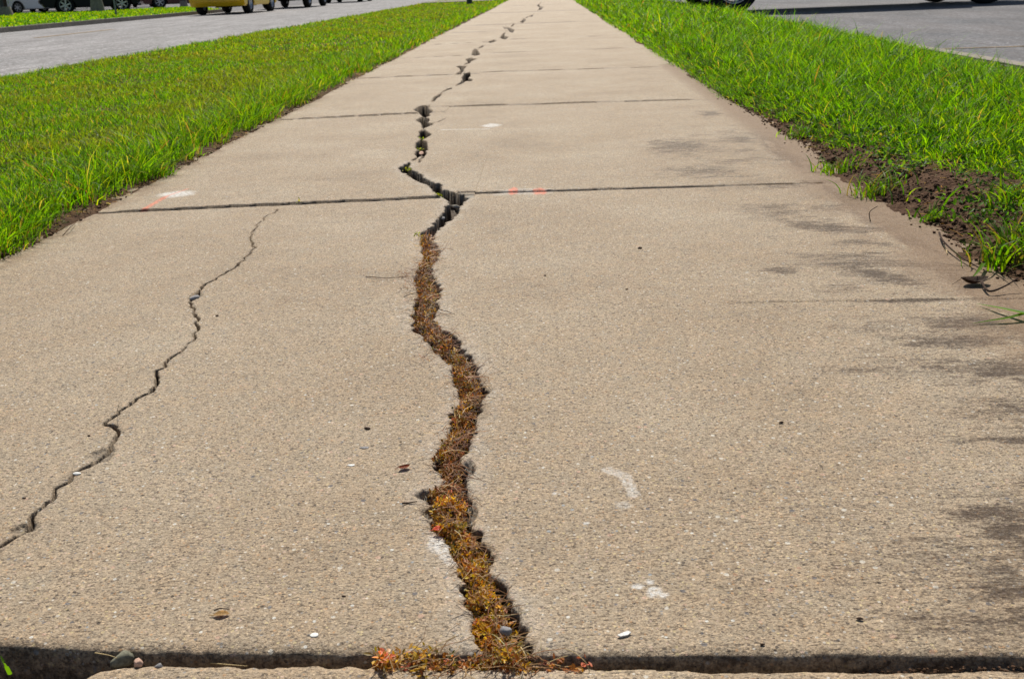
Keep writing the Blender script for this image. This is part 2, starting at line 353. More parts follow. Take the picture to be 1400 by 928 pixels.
def inside(xs, ys, poly):
    I = np.zeros((len(ys), len(xs)), bool); A = poly; Bp = np.roll(poly, -1, 0)
    for j, y in enumerate(ys):
        c = (A[:, 1] > y) != (Bp[:, 1] > y)
        if not c.any(): continue
        a = A[c]; b = Bp[c]; xc = np.sort(a[:, 0]+(y-a[:, 1])*(b[:, 0]-a[:, 0])/(b[:, 1]-a[:, 1]))
        I[j] = np.searchsorted(xc, xs) % 2 == 1
    return I
def blob(X, Y, px, py, rx, ry, seed, rot=0.0, nz=.45, ns=1.0):
    """soft-edged patch centred at a ground point; rx, ry metres"""
    c = P(px, py); dx = X-c[0]; dy = Y-c[1]; cr, sr = math.cos(rot), math.sin(rot)
    u = (dx*cr+dy*sr)/rx; v = (-dx*sr+dy*cr)/ry
    r = np.sqrt(u*u+v*v)+(fbm(X/(rx*.5)*ns, Y/(ry*.5)*ns, seed)-.5)*2*nz
    return ss(1.0, .45, r)
def softblob(*a): return np.clip(blob(*a), 0, 1)
def lineblob(xs, ys, a, b, wd, seed):
    pts = np.array([P(*a), P(*b)]); d = seg_field(xs, ys, pts, [0, 0], wd*3)
    X = xs[None, :]; Y = ys[:, None]
    return ss(1.0, .6, d/wd+(fbm(X/.01, Y/.01, seed)-.5)*.8)

def pavement_patch(xs, ys, fine=True):
    X = xs[None, :]; Y = ys[:, None]; Z = np.zeros((len(ys), len(xs)))
    Z += (fbm(X/.25, Y/.25, 1, 3)-.5)*.004
    if fine: Z += (fbm(X/.011, Y/.011, 2, 3)-.5)*.0011
    soil = np.zeros_like(Z); wall = np.zeros_like(Z); halo = 0
    n1 = (fbm(X/.014, Y/.010, 11, 3)-.5)*.009; n2 = (fbm(X/.03, Y/.02, 15, 2)-.5)*.006
    def carve(d, depth, wallw=.0035, rnd=.007, nz=1.0, soil_at=.012, rim=.12, lipd=.0022):
        nonlocal Z, soil, wall
        d = d+n1*nz
        t = ss(0, 1, -d/wallw); lip = lipd*np.clip(1-d/rnd, 0, 1)**2
        z = -depth*t-lip*(t < 1)
        z = z+np.where(t > .95, (fbm(X/.008, Y/.008, 19, 3)-.5)*.008, 0)
        Z = np.minimum(Z, z+Z*.3)
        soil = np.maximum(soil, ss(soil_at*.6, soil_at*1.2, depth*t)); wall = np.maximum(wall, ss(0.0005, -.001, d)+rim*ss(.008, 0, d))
    # main crack
    if ys[0] < 4.6:
        d = seg_field(xs, ys, MAIN, np.zeros(len(MAIN)), .02); ins = inside(xs, ys, MAIN); d = np.where(ins, -d, d)
        yw = P(600, 322)[1]
        dep = np.where(Y < yw, .020+.010*fbm(X/.02, Y/.02, 8), .042)+0*X
        carve(d+n2*.5, dep, .0035, .007, 1.0, .010)
        halo = ss(.035, .004, seg_field(xs, ys, MAIN, np.zeros(len(MAIN)), .04))*ss(.3, .6, fbm(X/.03, Y/.03, 93)+.05)*.16
        # shallow broken ledges beside the crack
        for (px, py, rx, ry) in ((586, 676, .016, .012), (640, 640, .010, .022), (595, 700, .014, .016), (640, 700, .010, .03), (700, 850, .01, .03), (575, 212, .02, .05)):
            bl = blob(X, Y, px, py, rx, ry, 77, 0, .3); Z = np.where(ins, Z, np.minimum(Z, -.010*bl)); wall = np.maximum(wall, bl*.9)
    d = seg_field(xs, ys, CR2L[0], CR2L[1], .02); carve(d-.0002, .030, .0012, .003, .30, .010, .08, .0008)
    sh = blob(X, Y, 140, 622, .018, .022, 5, .5, .4)+blob(X, Y, 33, 722, .016, .014, 6, .5, .4)+blob(X, Y, 266, 405, .014, .03, 7, 0, .4)
    Z = np.minimum(Z, -.004*np.clip(sh, 0, 1)+Z); wall = np.maximum(wall, .5*np.clip(sh, 0, 1))
    d = seg_field(xs, ys, UPL[0], UPL[1], .03); carve(d-.001, .05, .004, .008, .8, .009, .08)
    if ys[-1] > 4:
        for b_ in BLOBS:
            pg = np.array([P(*q) for q in b_]+[P(*b_[0])]); mx_, mn_ = pg.max(0), pg.min(0)
            if mx_[1] < ys[0] or mn_[1] > ys[-1]: continue
            db = seg_field(xs, ys, pg, np.zeros(len(pg)), .03); ib = inside(xs, ys, pg[:-1]); carve(np.where(ib, -db, db), .05, .004, .006, .7, .009, .08)
    d = seg_field(xs, ys, BRL[0], BRL[1], .02); carve(d, .015, .003, .006, .4, .02, .1)
    for (pts, hw), dep in JOINTS: 
        d = seg_field(xs, ys, pts, hw, .02); carve(d-.0008, dep, .003, .008, .22, .008, .25)
    # transverse tooled line, shallow
    d = seg_field(xs, ys, np.array([P(990, 414), P(1300, 409), P(1500, 406)]), [.0005, .002, .002], .02); Z -= .0022*ss(.005, 0, d+n1*.4)
    # front edge and the gap to the next slab
    if ys[0] < .75:
        fx = np.array(FRONT); ax = np.array(APRON)
        fy = np.interp(xs, fx[:, 0], fx[:, 1])[None, :]+n1*.5+n2*.3; ay = np.interp(xs, ax[:, 0], ax[:, 1])[None, :]+n1*.8-n2*.3
        d1 = fy-Y   # inside gap positive
        d2 = Y-ay
        d = -np.minimum(d1, d2)
        xr = P(1000, 900)[0]; xl = P(120, 900)[0]
        floor = .030-.021*ss(xr-.02, xr+.28, X)+.012*ss(xl+.02, xl-.04, X)
        dep = floor+(fbm(X/.01, Y/.01, 23)-.5)*.008
        t = ss(0, 1, -d/.004); lip = .0035*np.clip(1-d/.012, 0, 1)**2
        Z = np.minimum(Z, -dep*t-lip*(t < 1)); Z = np.where(Y < (fy+ay)/2-.0, Z-.003*ss(0, .002, -(Y-ay))*0-.002, Z)
        soil = np.maximum(soil, ss(.008, .016, dep*t)*(t > .9)); soil = np.maximum(soil, (t > .97)*ss(.0, .004, d1-.004)*1.0)
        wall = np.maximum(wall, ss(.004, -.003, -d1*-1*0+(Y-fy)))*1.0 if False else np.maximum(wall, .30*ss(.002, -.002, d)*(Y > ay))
    # each slab's near edge stands a few millimetres above the slab before it
    for yl_, xl_, yr__, st1, st2 in STEPS:
        jy = np.where(X < xl_, yl_[0]+(X-yl_[1])*yl_[2], yr__[0]+(X-yr__[1])*yr__[2])+n1*.25
        stp = np.where(X < xl_, st1, st2)*ss(.82, .35, X)*ss(-1.13, -1.0, X)*(.75+.5*vn(X/.05, Y*0+jy*0, 3)); dy = Y-jy
        Z = Z+stp*ss(-.0005, .0035, dy)*np.clip(1-dy/1.7, 0, 1); wall = np.maximum(wall, .9*ss(.005, .0, np.abs(dy-.001)-.001)*ss(0, .003, stp))  # raised edge faces go dark in the wall mask, painting their shade
    # masks
    white = np.zeros_like(Z)+halo; orange = np.zeros_like(Z); stain = np.zeros_like(Z); dust = np.zeros_like(Z)
    if ys[0] < 5:
        def w(b, k=1.0):
            nonlocal white; white = np.maximum(white, b*k)
        w(blob(X, Y, 241, 267, .060, .055, 31, 0, .25), 1.0); w(blob(X, Y, 672, 172, .045, .06, 32, 0, .5), .9)
        w(lineblob(xs, ys, (605, 178), (668, 177), .010, 33), .55); w(blob(X, Y, 600, 745, .016, .028, 34, .5, .35), .8)
        w(blob(X, Y, 612, 762, .010, .018, 35, .5, .3), .7)
        w(lineblob(xs, ys, (832, 642), (855, 652), .008, 36), .45); w(lineblob(xs, ys, (855, 652), (866, 676), .007, 37), .45); w(blob(X, Y, 853, 690, .010, .010, 38, 0, .5), .35)
        for k, (a, b, r_) in enumerate(((888, 794, .005), (872, 801, .006), (895, 806, .007), (890, 813, .005), (802, 715, .004), (905, 812, .006), (758, 674, .004))): w(blob(X, Y, a, b, r_, r_, 50+k, 0, .5), .9)
        w(blob(X, Y, 715, 262, .09, .05, 39, 0, .5), .35)
        orange = np.maximum(orange, lineblob(xs, ys, (196, 289), (228, 270), .009, 41)*.8); orange = np.maximum(orange, lineblob(xs, ys, (228, 270), (256, 260), .006, 42)*.55)
        orange = np.maximum(orange, blob(X, Y, 702, 262, .016, .05, 43, 0, .3)*1.0); orange = np.maximum(orange, blob(X, Y, 738, 262, .024, .05, 44, 0, .3)*.95)
        for k, (a, b, rx, ry, kk, ro) in enumerate(((1200, 375, .085, .055, .95, -.9), (1155, 360, .06, .035, .7, 0), (1130, 310, .09, .06, .75, -.7), (1070, 370, .05, .03, .7, 0), (1065, 290, .10, .10, .45, 0), (1330, 440, .10, .04, .9, 0),
                (1320, 465, .10, .03, .9, 0), (1385, 505, .13, .05, 1.0, 0), (1260, 500, .12, .05, .45, 0), (1170, 505, .06, .02, .5, 0), (1370, 700, .075, .022, 1.0, 0), (1390, 735, .05, .045, 1.0, 0), (1300, 760, .10, .06, .45, 0), (1390, 800, .05, .05, .7, 0),
                (930, 200, .12, .20, .65, 0), (960, 235, .14, .12, .55, 0), (970, 155, .05, .10, .7, 0), (1290, 850, .07, .03, .5, 0), (1240, 790, .09, .05, .3, 0), (1385, 600, .07, .014, .9, 0), (1250, 410, .10, .014, .8, 0), (1380, 850, .06, .03, .7, 0),
                (590, 93, .15, .25, .25, 0), (560, 91, .1, .12, .35, 0), (1380, 560, .09, .05, .6, 0), (1180, 700, .2, .1, .22, 0), (1010, 190, .06, .15, .6, 0))):
            stain = np.maximum(stain, min(1, kk*1.3)*ss(1.35, .05, np.sqrt((((X-P(a, b)[0])*math.cos(ro)+(Y-P(a, b)[1])*math.sin(ro))/(rx*1.25))**2+((-(X-P(a, b)[0])*math.sin(ro)+(Y-P(a, b)[1])*math.cos(ro))/(ry*1.2))**2)+(fbm(X/.03, Y/.012, 60+k)-.5)*1.1))
        g = ss(.22, .66, X+.10*fbm(X/.3, Y/.3, 6))*ss(5, 2.6, Y); stain = np.maximum(stain, g*(.20+.55*ss(.46, .72, fbm(X/.10, Y/.05, 88))))
        stain = np.maximum(stain, .22*ss(.45, .7, fbm(X/.12, Y/.05, 89)))
        ed = X-(.70+.03*fbm(Y/.2, Y*0+1.3, 4)); dust = np.maximum(dust, ss(-.20*(.45+.55*ss(3.4, 2.4, Y)), .03, ed)*ss(.20, .55, fbm(X/.06, Y/.08, 7)+.35*ss(-.08, .03, ed))*1.1)
        stain = np.maximum(stain, .85*ss(-.08, -.03, ed)*ss(.4, .6, fbm(X/.03, Y/.15, 81))*ss(4.0, 3, Y)*(1-ss(-.01, .03, ed)*.8))
        dust = np.maximum(dust, ss(-1.04, -1.14, X)*.8*ss(.3, .6, fbm(X/.05, Y/.05, 97)))
        # silt round the front gap
        if ys[0] < .75: stain = np.maximum(stain, .55*ss(.008, 0, d)*(Y > ay))
    # chips along the joints darken
    V = np.stack([np.broadcast_to(X, Z.shape), np.broadcast_to(Y, Z.shape), Z], -1).reshape(-1, 3)
    white = white*(1-soil); m1 = np.stack([soil, white, orange*(1-soil)], -1).reshape(-1, 3)
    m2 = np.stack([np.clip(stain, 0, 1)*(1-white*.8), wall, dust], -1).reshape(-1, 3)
    return V, m1, m2
def ysteps(y0, y1, f, mn, mx):
    o = [y0]
    while o[-1] < y1: o.append(o[-1]+min(mx, max(mn, f(o[-1]))))
    o[-1] = y1
    return np.array(o)
Vs, Fs, A1, A2 = [], [], [], []; off = 0
XF1 = np.concatenate([np.arange(-1.30, -1.0, .003), np.arange(-1.0, -.33, .0015), np.arange(-.33, .06, .0013), np.arange(.06, 1.0, .0028), [1.0]])
for xs, ys, fine in ((XF1, ysteps(.50, 3.0, lambda y: y*y/800, .0016, .006), True),
                     (np.concatenate([np.arange(-1.30, -.5, .005), np.arange(-.5, -.2, .0025), np.arange(-.2, 1.0, .005), [1.0]]), ysteps(3.0, 6.3, lambda y: y*y/1400, .006, .014), True),
                     (np.concatenate([np.arange(-1.30, -.7, .02), np.arange(-.7, .05, .007), np.arange(.05, 1.0, .02), [1.0]]), ysteps(6.3, 28, lambda y: y*y/2600, .012, .2), False),
                     (np.linspace(-1.30, 1.0, 24), np.linspace(28, 140, 60), False), (np.linspace(-1.30, 1.0, 60), np.linspace(-3, .5, 60), False)):
    V, m1, m2 = pavement_patch(xs, ys, fine); Vs.append(V); A1.append(m1); A2.append(m2)
    Fs.append(gridfaces(len(xs), len(ys), off)); off += len(V)
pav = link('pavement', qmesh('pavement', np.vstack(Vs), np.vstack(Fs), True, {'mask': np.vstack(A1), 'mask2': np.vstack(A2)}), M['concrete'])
tag(pav, 'cracked tan concrete footpath running straight ahead', None, None, 'structure'); print('pavement verts', off)
del Vs, Fs, A1, A2

# ------------------------------------------------------------------ ground, soil verges, road, lot
def sheet(name, pts, z, mat, label, thick=0):
    bm = bmesh.new()
    if thick:
        a = [bm.verts.new((x, y, z)) for x, y in pts]; b = [bm.verts.new((x, y, z-thick)) for x, y in pts]
        bm.faces.new(a); bm.faces.new(b[::-1])
        for i in range(len(pts)): bm.faces.new((a[i], b[i], b[(i+1) % len(pts)], a[(i+1) % len(pts)]))
    else: bm.faces.new([bm.verts.new((x, y, z)) for x, y in pts])
    return tag(bm_obj(name, bm, mat), label, None, None, 'structure')
mg = N('far_ground'); mg.base(mg.ramp(mg.noise(1.5, 5), [(.35, (.05, .075, .015)), (.65, (.085, .115, .025))]), .95, None, .1)
sheet('ground', [(-900, -60), (900, -60), (900, 1500), (-900, 1500)], -.16, mg.m, 'flat grassy ground')
RZ = -.08; XN, XF = -3.62, -11.15
sheet('road', [(XF, -5), (XN+.25, -5), (XN+.25, 220), (XF, 220)], RZ, M['road'], 'pale sunlit asphalt road')
LZ = -.09
sheet('parking_lot', [(2.62, -3), (60, -3), (60, 80), (2.62, 80)], LZ, M['lot'], 'grey asphalt car park on the right')

def zr(X, Y):   # right verge height
    b = .775+(fbm(Y/.22, Y*0+.5, 3)-.5)*.09+.02*np.sin(Y*2.1)
    b = b+.07*ss(2.35, 1.4, Y)*0
    d = X-b
    return np.where(d < 0, d*.35, .042*ss(0, .16, d)+.03*ss(.1, .8, d)-.075*ss(1.5, 2.3, X))+np.where(d > -.02, (fbm(X/.035, Y/.035, 5, 4)-.5)*.022*ss(-.02, .05, d), 0)
def zl(X, Y):
    b = -1.135+(fbm(Y/.25, Y*0+.5, 13)-.5)*.06
    d = b-X
    return np.where(d < 0, d*.35, .012*ss(0, .12, d)+.012*ss(.1, .8, d))+(fbm(X/.04, Y/.04, 15, 3)-.5)*.012*ss(-.02, .05, d)
def soil_patches(fn, xsets, name, label):
    Vs, Fs = [], []; off = 0
    for xs, ys in xsets:
        X, Y = np.meshgrid(xs, ys); Z = fn(X, Y); Vs.append(np.stack([X, Y, Z], -1).reshape(-1, 3)); Fs.append(gridfaces(len(xs), len(ys), off)); off += X.size
    return tag(link(name, qmesh(name, np.vstack(Vs), np.vstack(Fs)), M['soil']), label, None, None, 'structure')
XK = 2.38
soil_patches(zr, [(np.arange(.70, 1.5, .0045), ysteps(1.0, 4.5, lambda y: y*y/900, .004, .012)), (np.linspace(1.4955, XK, 40), np.linspace(1.0, 4.5, 120)),
                  (np.linspace(.70, XK, 90), np.linspace(4.5, 20, 300)), (np.linspace(.70, XK, 14), np.linspace(20, 120, 80)), (np.linspace(.70, XK, 60), np.linspace(-2, 1.0, 60))],
             'soil', 'brown lumpy soil bank along the right edge of the path')
soil_patches(zl, [(np.arange(-1.6, -1.06, .006), ysteps(1.4, 5, lambda y: y*y/900, .006, .014)), (np.linspace(XN, -1.6, 60), np.linspace(1.4, 5, 70)),
                  (np.linspace(XN, -1.06, 70), np.linspace(5, 24, 260)), (np.linspace(XN, -1.06, 14), np.linspace(24, 120, 60)), (np.linspace(XN, -1.06, 40), np.linspace(-2, 1.4, 30))],
             'soil', 'thin soil under the left grass verge')

def kerb(name, x0, x1, y0, y1, z0, z1, label):
    bm = bmesh.new(); n = int((y1-y0)/3); L = (y1-y0)/n
    for k in range(n): add_box(bm, ((x0+x1)/2, y0+(k+.5)*L, (z0+z1)/2), (x1-x0, L-.012, z1-z0), .012)
    return tag(bm_obj(name, bm, M['cast']), label, None, None, 'structure')
kerb('kerb', XK+.03, 2.53, -2, 80, -.2, .012, 'pale concrete kerb between the right grass and the car park')
kerb('kerb', XF-.13, XF, 4, 36.5, -.2, .022, 'low concrete kerb on the far side of the road')
# far lawn beyond the road, the strip of concrete before it, and the lot behind
a = P(-500, 30, -.02); b = P(262, 10.5, -.02); c = P(246, 17, -.02)
LAWN = [(XF-.15, 4), (XF-.15, 36.5), (-12.3, 38.2), b, P(60, 18.6, -.02), P(-300, 33, -.02), (-60, 14), (-60, 4)]
lawn_m = N('lawn_base'); lawn_m.base(lawn_m.ramp(lawn_m.noise(3, 5, .7), [(.3, (.045, .10, .006)), (.7, (.10, .15, .015))]), .95, None, .1)
print('lawn', [tuple(round(v, 1) for v in p) for p in LAWN])
sheet('lawn', LAWN, .01, lawn_m.m, 'mown lawn on the far side of the road', .15)
sheet('parking_lot', [(-120, 30), (XF, 30), (XF, 160), (-120, 160)], -.085, M['lot'], 'pale car park beyond the far lawn')
sheet('driveway', [(XN-.1, 31), (-1.25, 31), (-1.25, 35), (XN-.1, 35)], .05, M['cast'], 'pale concrete driveway crossing the left verge far ahead', .14)
# worn markings
ya = P(1310, 66, LZ+.004); yb = P(1500, 62, LZ+.004)
sheet('road_marking', [(ya[0]-.25, ya[1]-.02), (yb[0]+2, yb[1]-.02), (yb[0]+2, yb[1]+.03), (ya[0]-.25, ya[1]+.03)], LZ+.004, M['yellowline'], 'worn yellow bay line on the car park')
ya = P(85, 48, RZ+.004); sheet('road_marking', [(ya[0]-.07, ya[1]-1), (ya[0]+.07, ya[1]-1), (ya[0]+.07, ya[1]+2.2), (ya[0]-.07, ya[1]+2.2)], RZ+.004, M['yellowline'], 'faded yellow centre line on the road')

# ------------------------------------------------------------------ grass blades
def blades(base, h, w_, lean, leandir, face, col, seg=3):
    """all arrays; returns V,F,C"""
    n = len(h); t = np.linspace(0, 1, seg+1)
    wt = np.array([1.0, .92, .62, .06]) if seg == 3 else np.interp(t, [0, .3, .7, 1], [1, .95, .6, .06])
    up = h[:, None]*(t[None]-.25*(lean/np.maximum(h, 1e-4))[:, None]*0)
    out = lean[:, None]*t[None]**2
    drop = np.clip(lean/np.maximum(h, 1e-4), 0, 2.5)[:, None]*t[None]**3*h[:, None]*.38
    cx = base[:, 0:1]+np.cos(leandir)[:, None]*out; cy = base[:, 1:2]+np.sin(leandir)[:, None]*out; cz = base[:, 2:3]+up-drop
    hx = np.cos(face)[:, None]*w_[:, None]*.5*wt[None]; hy = np.sin(face)[:, None]*w_[:, None]*.5*wt[None]
    V = np.stack([np.stack([cx-hx, cy-hy, cz], -1), np.stack([cx+hx, cy+hy, cz], -1)], 2)    # n, seg+1, 2, 3
    o = (np.arange(n)*(seg+1)*2)[:, None]; k = np.arange(seg)[None]*2
    F = np.stack([o+k, o+k+1, o+k+3, o+k+2], -1).reshape(-1, 4)
    shade = np.broadcast_to(col[:, None, None, :], (n, seg+1, 2, 3)).copy()
    root = np.array([.60, .60, .45]); shade[:, 0] = shade[:, 0]*np.array([1.0, .95, .9])
    return V.reshape(-1, 3), F, shade.reshape(-1, 3)
def palette(n, cols, wts, r, var=.18):
    c = np.array(cols)[r.choice(len(cols), n, p=np.array(wts)/sum(wts))]
    return c*(1+var*r.standard_normal((n, 1)))*(1+.06*r.standard_normal((n, 3)))
def band(x0, x1, y0, y1, dens, r, margin=260):
    n = int((x1-x0)*(y1-y0)*dens); x = r.uniform(x0, x1, n); y = r.uniform(y0, y1, n)
    px, py, zz = proj(x, y, np.zeros(n)); k = (px > -margin) & (px < 1400+margin) & (py < 928+margin*1.5) & (zz > .1)
    return x[k], y[k]
BANDS = [(1.0, 3.0, 21000, .86), (3.0, 5.0, 16000, .88), (5, 8, 8500, 1.15), (8, 14, 2600, 1.9), (14, 26, 900, 3.0), (26, 50, 300, 5.0), (50, 110, 60, 10)]
GREEN = [(.125, .275, .003), (.075, .195, .003), (.185, .33, .004), (.025, .085, .003), (.27, .33, .012), (.40, .32, .09), (.24, .13, .045)]
def make_grass(side):
    r = np.random.default_rng(11 if side > 0 else 12); VV, FF, CC = [], [], []; off = 0
    for (y0, y1, dens, ws) in BANDS:
        if side > 0: x, y = band(.745, XK+.05, y0, y1, dens, r)
        else: x, y = band(XN-.05, -1.08, y0, y1, dens, r)
        cl = fbm(x/.07, y/.07, 31, 3); pt = fbm(x/.5, y/.5, 37, 3); n = len(x)
        if side > 0:
            e = x-.80
            # bare soil near the path for y < 4: irregular
            bare = -.03+.07*ss(4.6, 3.4, y)+.17*ss(3.0, 2.1, y)-.01
            bare = bare*(.45+1.1*fbm(x/.25, y/.25, 51, 2))
            keep = (r.random(n) < ss(-.03, .06, e-bare)*(.72+.5*cl)+.05*(cl > .62)*(e > .0)) & (e > -.03+.07*cl-.05*ss(3.2, 4.4, y))
            h = (.030+.095*cl+.030*pt)*(.5+.9*r.random(n)**1.3)*(.45+.6*ss(-.02, .30, e-bare))*(.55+.50*ss(2, 5.5, y+0*x))
            h *= 1+.7*(r.random(n) < .05); h *= 1-.80*ss(.75, .1, XK-x)*ss(7.6, 6.2, y)-.35*ss(.6, .1, XK-x)*ss(12, 8, y)*ss(6.2, 7.6, y)
            wts = [5, 4.5, 4, 3, .7, .25, .2]; zb = zr(x, y)-.004
            lean = h*(.25+.9*r.random(n)); ld = r.uniform(0, 2*np.pi, n); edge = e-bare < .08; ld = np.where(edge & (r.random(n) < .6), np.pi+r.normal(0, .7, n), ld); lean = np.where(edge, lean*1.4, lean)
            ww = (.0028+.0036*r.random(n)**1.5); 
        else:
            e = -1.13-x; near = ss(.55, .05, e)
            keep = (r.random(n) < (.35+1.1*pt*cl*2)*ss(-.02, .05, e+.035-.10*fbm(x*0+2.2, y/.16, 53, 2)-.03*fbm(x/.1, y/.1, 53)))
            h = (.016+.030*cl*pt*2+near*.050*(.4+cl))*(.5+.9*r.random(n)**1.3); h *= ss(-.04, .08, e)*.6+.4
            h *= 1+.5*(r.random(n) < .04)
            lean = h*(.2+.9*r.random(n)); ld = r.uniform(0, 2*np.pi, n); edge = (e < .07); ld = np.where(edge & (r.random(n) < .6), r.normal(0, .7, n), ld); lean = np.where(edge, lean*1.3, lean)
            wts = [5, 4.5, 3, 2.5, 1.2, .6, .5]; zb = zl(x, y)-.003; ww = (.0024+.0022*r.random(n))
        k = keep; 
        if not k.any(): continue
        col = palette(n, GREEN, wts, r)
        dry = np.zeros(n) if side > 0 else np.clip(ss(.47, .60, pt)*(1-near*.9), 0, 1)*(.4+.6*r.random(n))
        col = col*(1-dry[:, None]*.5)+np.array([.21, .18, .035])*dry[:, None]*.5
        x, y, zb, h, lean, ld, ww, col = [q[k] for q in (x, y, zb, h, lean, ld, ww, col)]
        V, F, Cc = blades(np.stack([x, y, zb], -1), h*(1+(ws-1)*.03), ww*ws, lean, ld, r.uniform(0, 2*np.pi, len(x)) if ws < 1.5 else r.normal(0, .8, len(x)), np.clip(col, .005, .9))
        VV.append(V); FF.append(F+off); CC.append(Cc); off += len(V)
    name = 'grass'; o = link(name, qmesh(name, np.vstack(VV), np.vstack(FF), True, {'Col': np.vstack(CC)}), M['blade'])
    print('grass', side, off//8)
    return o
tag(make_grass(1), 'lush bright green grass verge right of the path', 'grass', None, 'stuff')
tag(make_grass(-1), 'green and straw coloured grass verge between the path and the road', 'grass', None, 'stuff')
# far lawn blades
r = np.random.default_rng(5); n = 60000
x = r.uniform(-45, XF-.2, n); y = r.uniform(10, 60, n)
def inpoly(x, y, poly):
    c = np.zeros(len(x), bool); p = np.array(poly)
    for a, b in zip(p, np.roll(p, -1, 0)):
        m_ = (a[1] > y) != (b[1] > y); xc = a[0]+(y-a[1])*(b[0]-a[0])/(b[1]-a[1]+1e-12); c ^= m_ & (x < xc)
    return c
px, py, zz = proj(x, y, np.zeros(n)); k = inpoly(x, y, LAWN) & (px > -300); x = x[k]; y = y[k]; n = len(x)
V, F, Cc = blades(np.stack([x, y, np.full(n, .01)], -1), .025+.05*r.random(n)*fbm(x/2, y/2, 3), .03+.03*r.random(n), .02*r.random(n), r.uniform(0, 6.28, n), r.normal(0, .6, n), np.clip(palette(n, GREEN[:5], [5, 4, 4, 2, 3], r), .005, .9))
tag(link('grass', qmesh('grass', V, F, True, {'Col': Cc}), M['blade']), 'mown grass blades of the lawn across the road', 'grass', None, 'stuff')

# ------------------------------------------------------------------ dry weeds in the crack
def leaves(pos, size, asp, r, col, flat_=.6):
    """folded pointed leaves, 6 verts each (two quads)"""
    n = len(pos); a = r.uniform(0, 2*np.pi, n); el = r.normal(.35, flat_, n)
    u = np.stack([np.cos(a)*np.cos(el), np.sin(a)*np.cos(el), np.sin(el)], -1)
    side = np.stack([-np.sin(a), np.cos(a), r.normal(0, .4, n)], -1); side /= np.linalg.norm(side, axis=1)[:, None]; nn = np.cross(u, side)
    s = size[:, None]; wd = s*asp[:, None]*.5
    p0 = pos; p1 = pos+u*s*.5-nn*s*.08; p2 = pos+u*s-nn*s*-.05
    l1 = pos+u*s*.42+side*wd+nn*wd*.45; r1 = pos+u*s*.42-side*wd+nn*wd*.45
    l2 = pos+u*s*.78+side*wd*.72+nn*wd*.35; r2 = pos+u*s*.78-side*wd*.72+nn*wd*.35
    V = np.stack([p0, l1, l2, p2, r2, r1], 1).reshape(-1, 3); o = (np.arange(n)*6)[:, None]
    F = np.concatenate([o+np.array([[0, 1, 2, 3]]), o+np.array([[0, 3, 4, 5]])], 0)
    return V, F, np.repeat(col, 6, 0)
def strands(pos, L, w_, r, col, flat_=.25, curl=.4):
    n = len(pos); a = r.uniform(0, 2*np.pi, n); el = r.normal(.15, flat_, n); V = []
    seg = 4; p = pos.copy(); lst = []
    for k in range(seg+1):
        sd_ = np.stack([-np.sin(a), np.cos(a), 0*a], -1)*w_[:, None]*.5*(1-.6*k/seg); up_ = np.array([0, 0, 1.0])*w_[:, None]*.35
        lst.append(np.stack([p-sd_, p+sd_+up_], 1))
        p = p+np.stack([np.cos(a)*np.cos(el), np.sin(a)*np.cos(el), np.sin(el)], -1)*L[:, None]/seg; a = a+r.normal(0, curl, n); el = el-.12+r.normal(0, .15, n)
    V = np.stack(lst, 1).reshape(-1, 3); o = (np.arange(n)*(seg+1)*2)[:, None]; kk = np.arange(seg)[None]*2
    F = np.stack([o+kk, o+kk+1, o+kk+3, o+kk+2], -1).reshape(-1, 4)
    return V, F, np.repeat(col, (seg+1)*2, 0)
r = np.random.default_rng(99)
lx = np.array([P(l, y) for y, l, q in LR]); rx_ = np.array([P(q, y) for y, l, q in LR])
yl = lx[::-1, 1]; xl = lx[::-1, 0]; yr_ = rx_[::-1, 1]; xr_ = rx_[::-1, 0]
def crackpos(n, y0, y1, lo=.02, hi=.80, zt=.004):
    y = r.uniform(y0, y1, n); a = np.interp(y, yl, xl); b = np.interp(y, yr_, xr_)
    hi_ = hi+.25*(vn(y/.05, 0*y, 5)-.5); t = lo+(hi_-lo)*r.random(n)
    x = a+(b-a)*t
    z = -.020+(zt+.020)*np.sin(np.pi*np.clip(t/hi_, .08, .92))**.6*(.40+.85*fbm(x/.016, y/.016, 9, 2))
    return np.stack([x, y, z+r.normal(0, .0015, n)], -1)
WC = [(.38, .125, .028), (.20, .075, .02), (.40, .20, .03), (.58, .36, .035), (.08, .03, .015), (.78, .50, .02), (.20, .17, .03), (.72, .22, .13), (.10, .09, .02), (.66, .50, .32)]
VV, FF, CC = [], [], []; off = 0
def put(t3):
    global off
    V, F, c = t3; VV.append(V); FF.append(F+off); CC.append(c); off += len(V)
y320 = P(600, 322)[1]; y700 = P(600, 690)[1]; y910 = P(690, 905)[1]; y470 = P(600, 480)[1]
def sprigs(cen, nper, spread, smin, smax, wts):
    n = len(cen)*nper; base_ = np.repeat(cen, nper, 0); d = r.normal(0, 1, (n, 3)); d[:, 2] = np.abs(d[:, 2])*.8
    pos = base_+d*spread
    tone = np.repeat(palette(len(cen), WC, wts, r, .25), nper, 0)
    col = np.clip(tone*.75+palette(n, WC, wts, r, .3)*.25, .01, .9)
    put(leaves(pos, r.uniform(smin, smax, n), r.uniform(.35, .62, n), r, col))
sprigs(crackpos(470, y910-.004, y700, -.02, .82, .004), 11, .0026, .0028, .0066, [3, 1.6, 4, 3.2, 1.0, 3.0, 2.2, .9, 1.3, .5])
sprigs(crackpos(560, y700, y470, .0, .82, .002), 10, .0030, .0025, .0056, [3, 3.5, 3.5, 1.3, 4, .4, 1.8, .3, 2.2, .5])
sprigs(crackpos(460, y470, y320, .0, .90, .003), 9, .0038, .003, .0065, [3, 4, 2.6, .7, 4.5, .1, 1.4, .3, 2, 1.0])
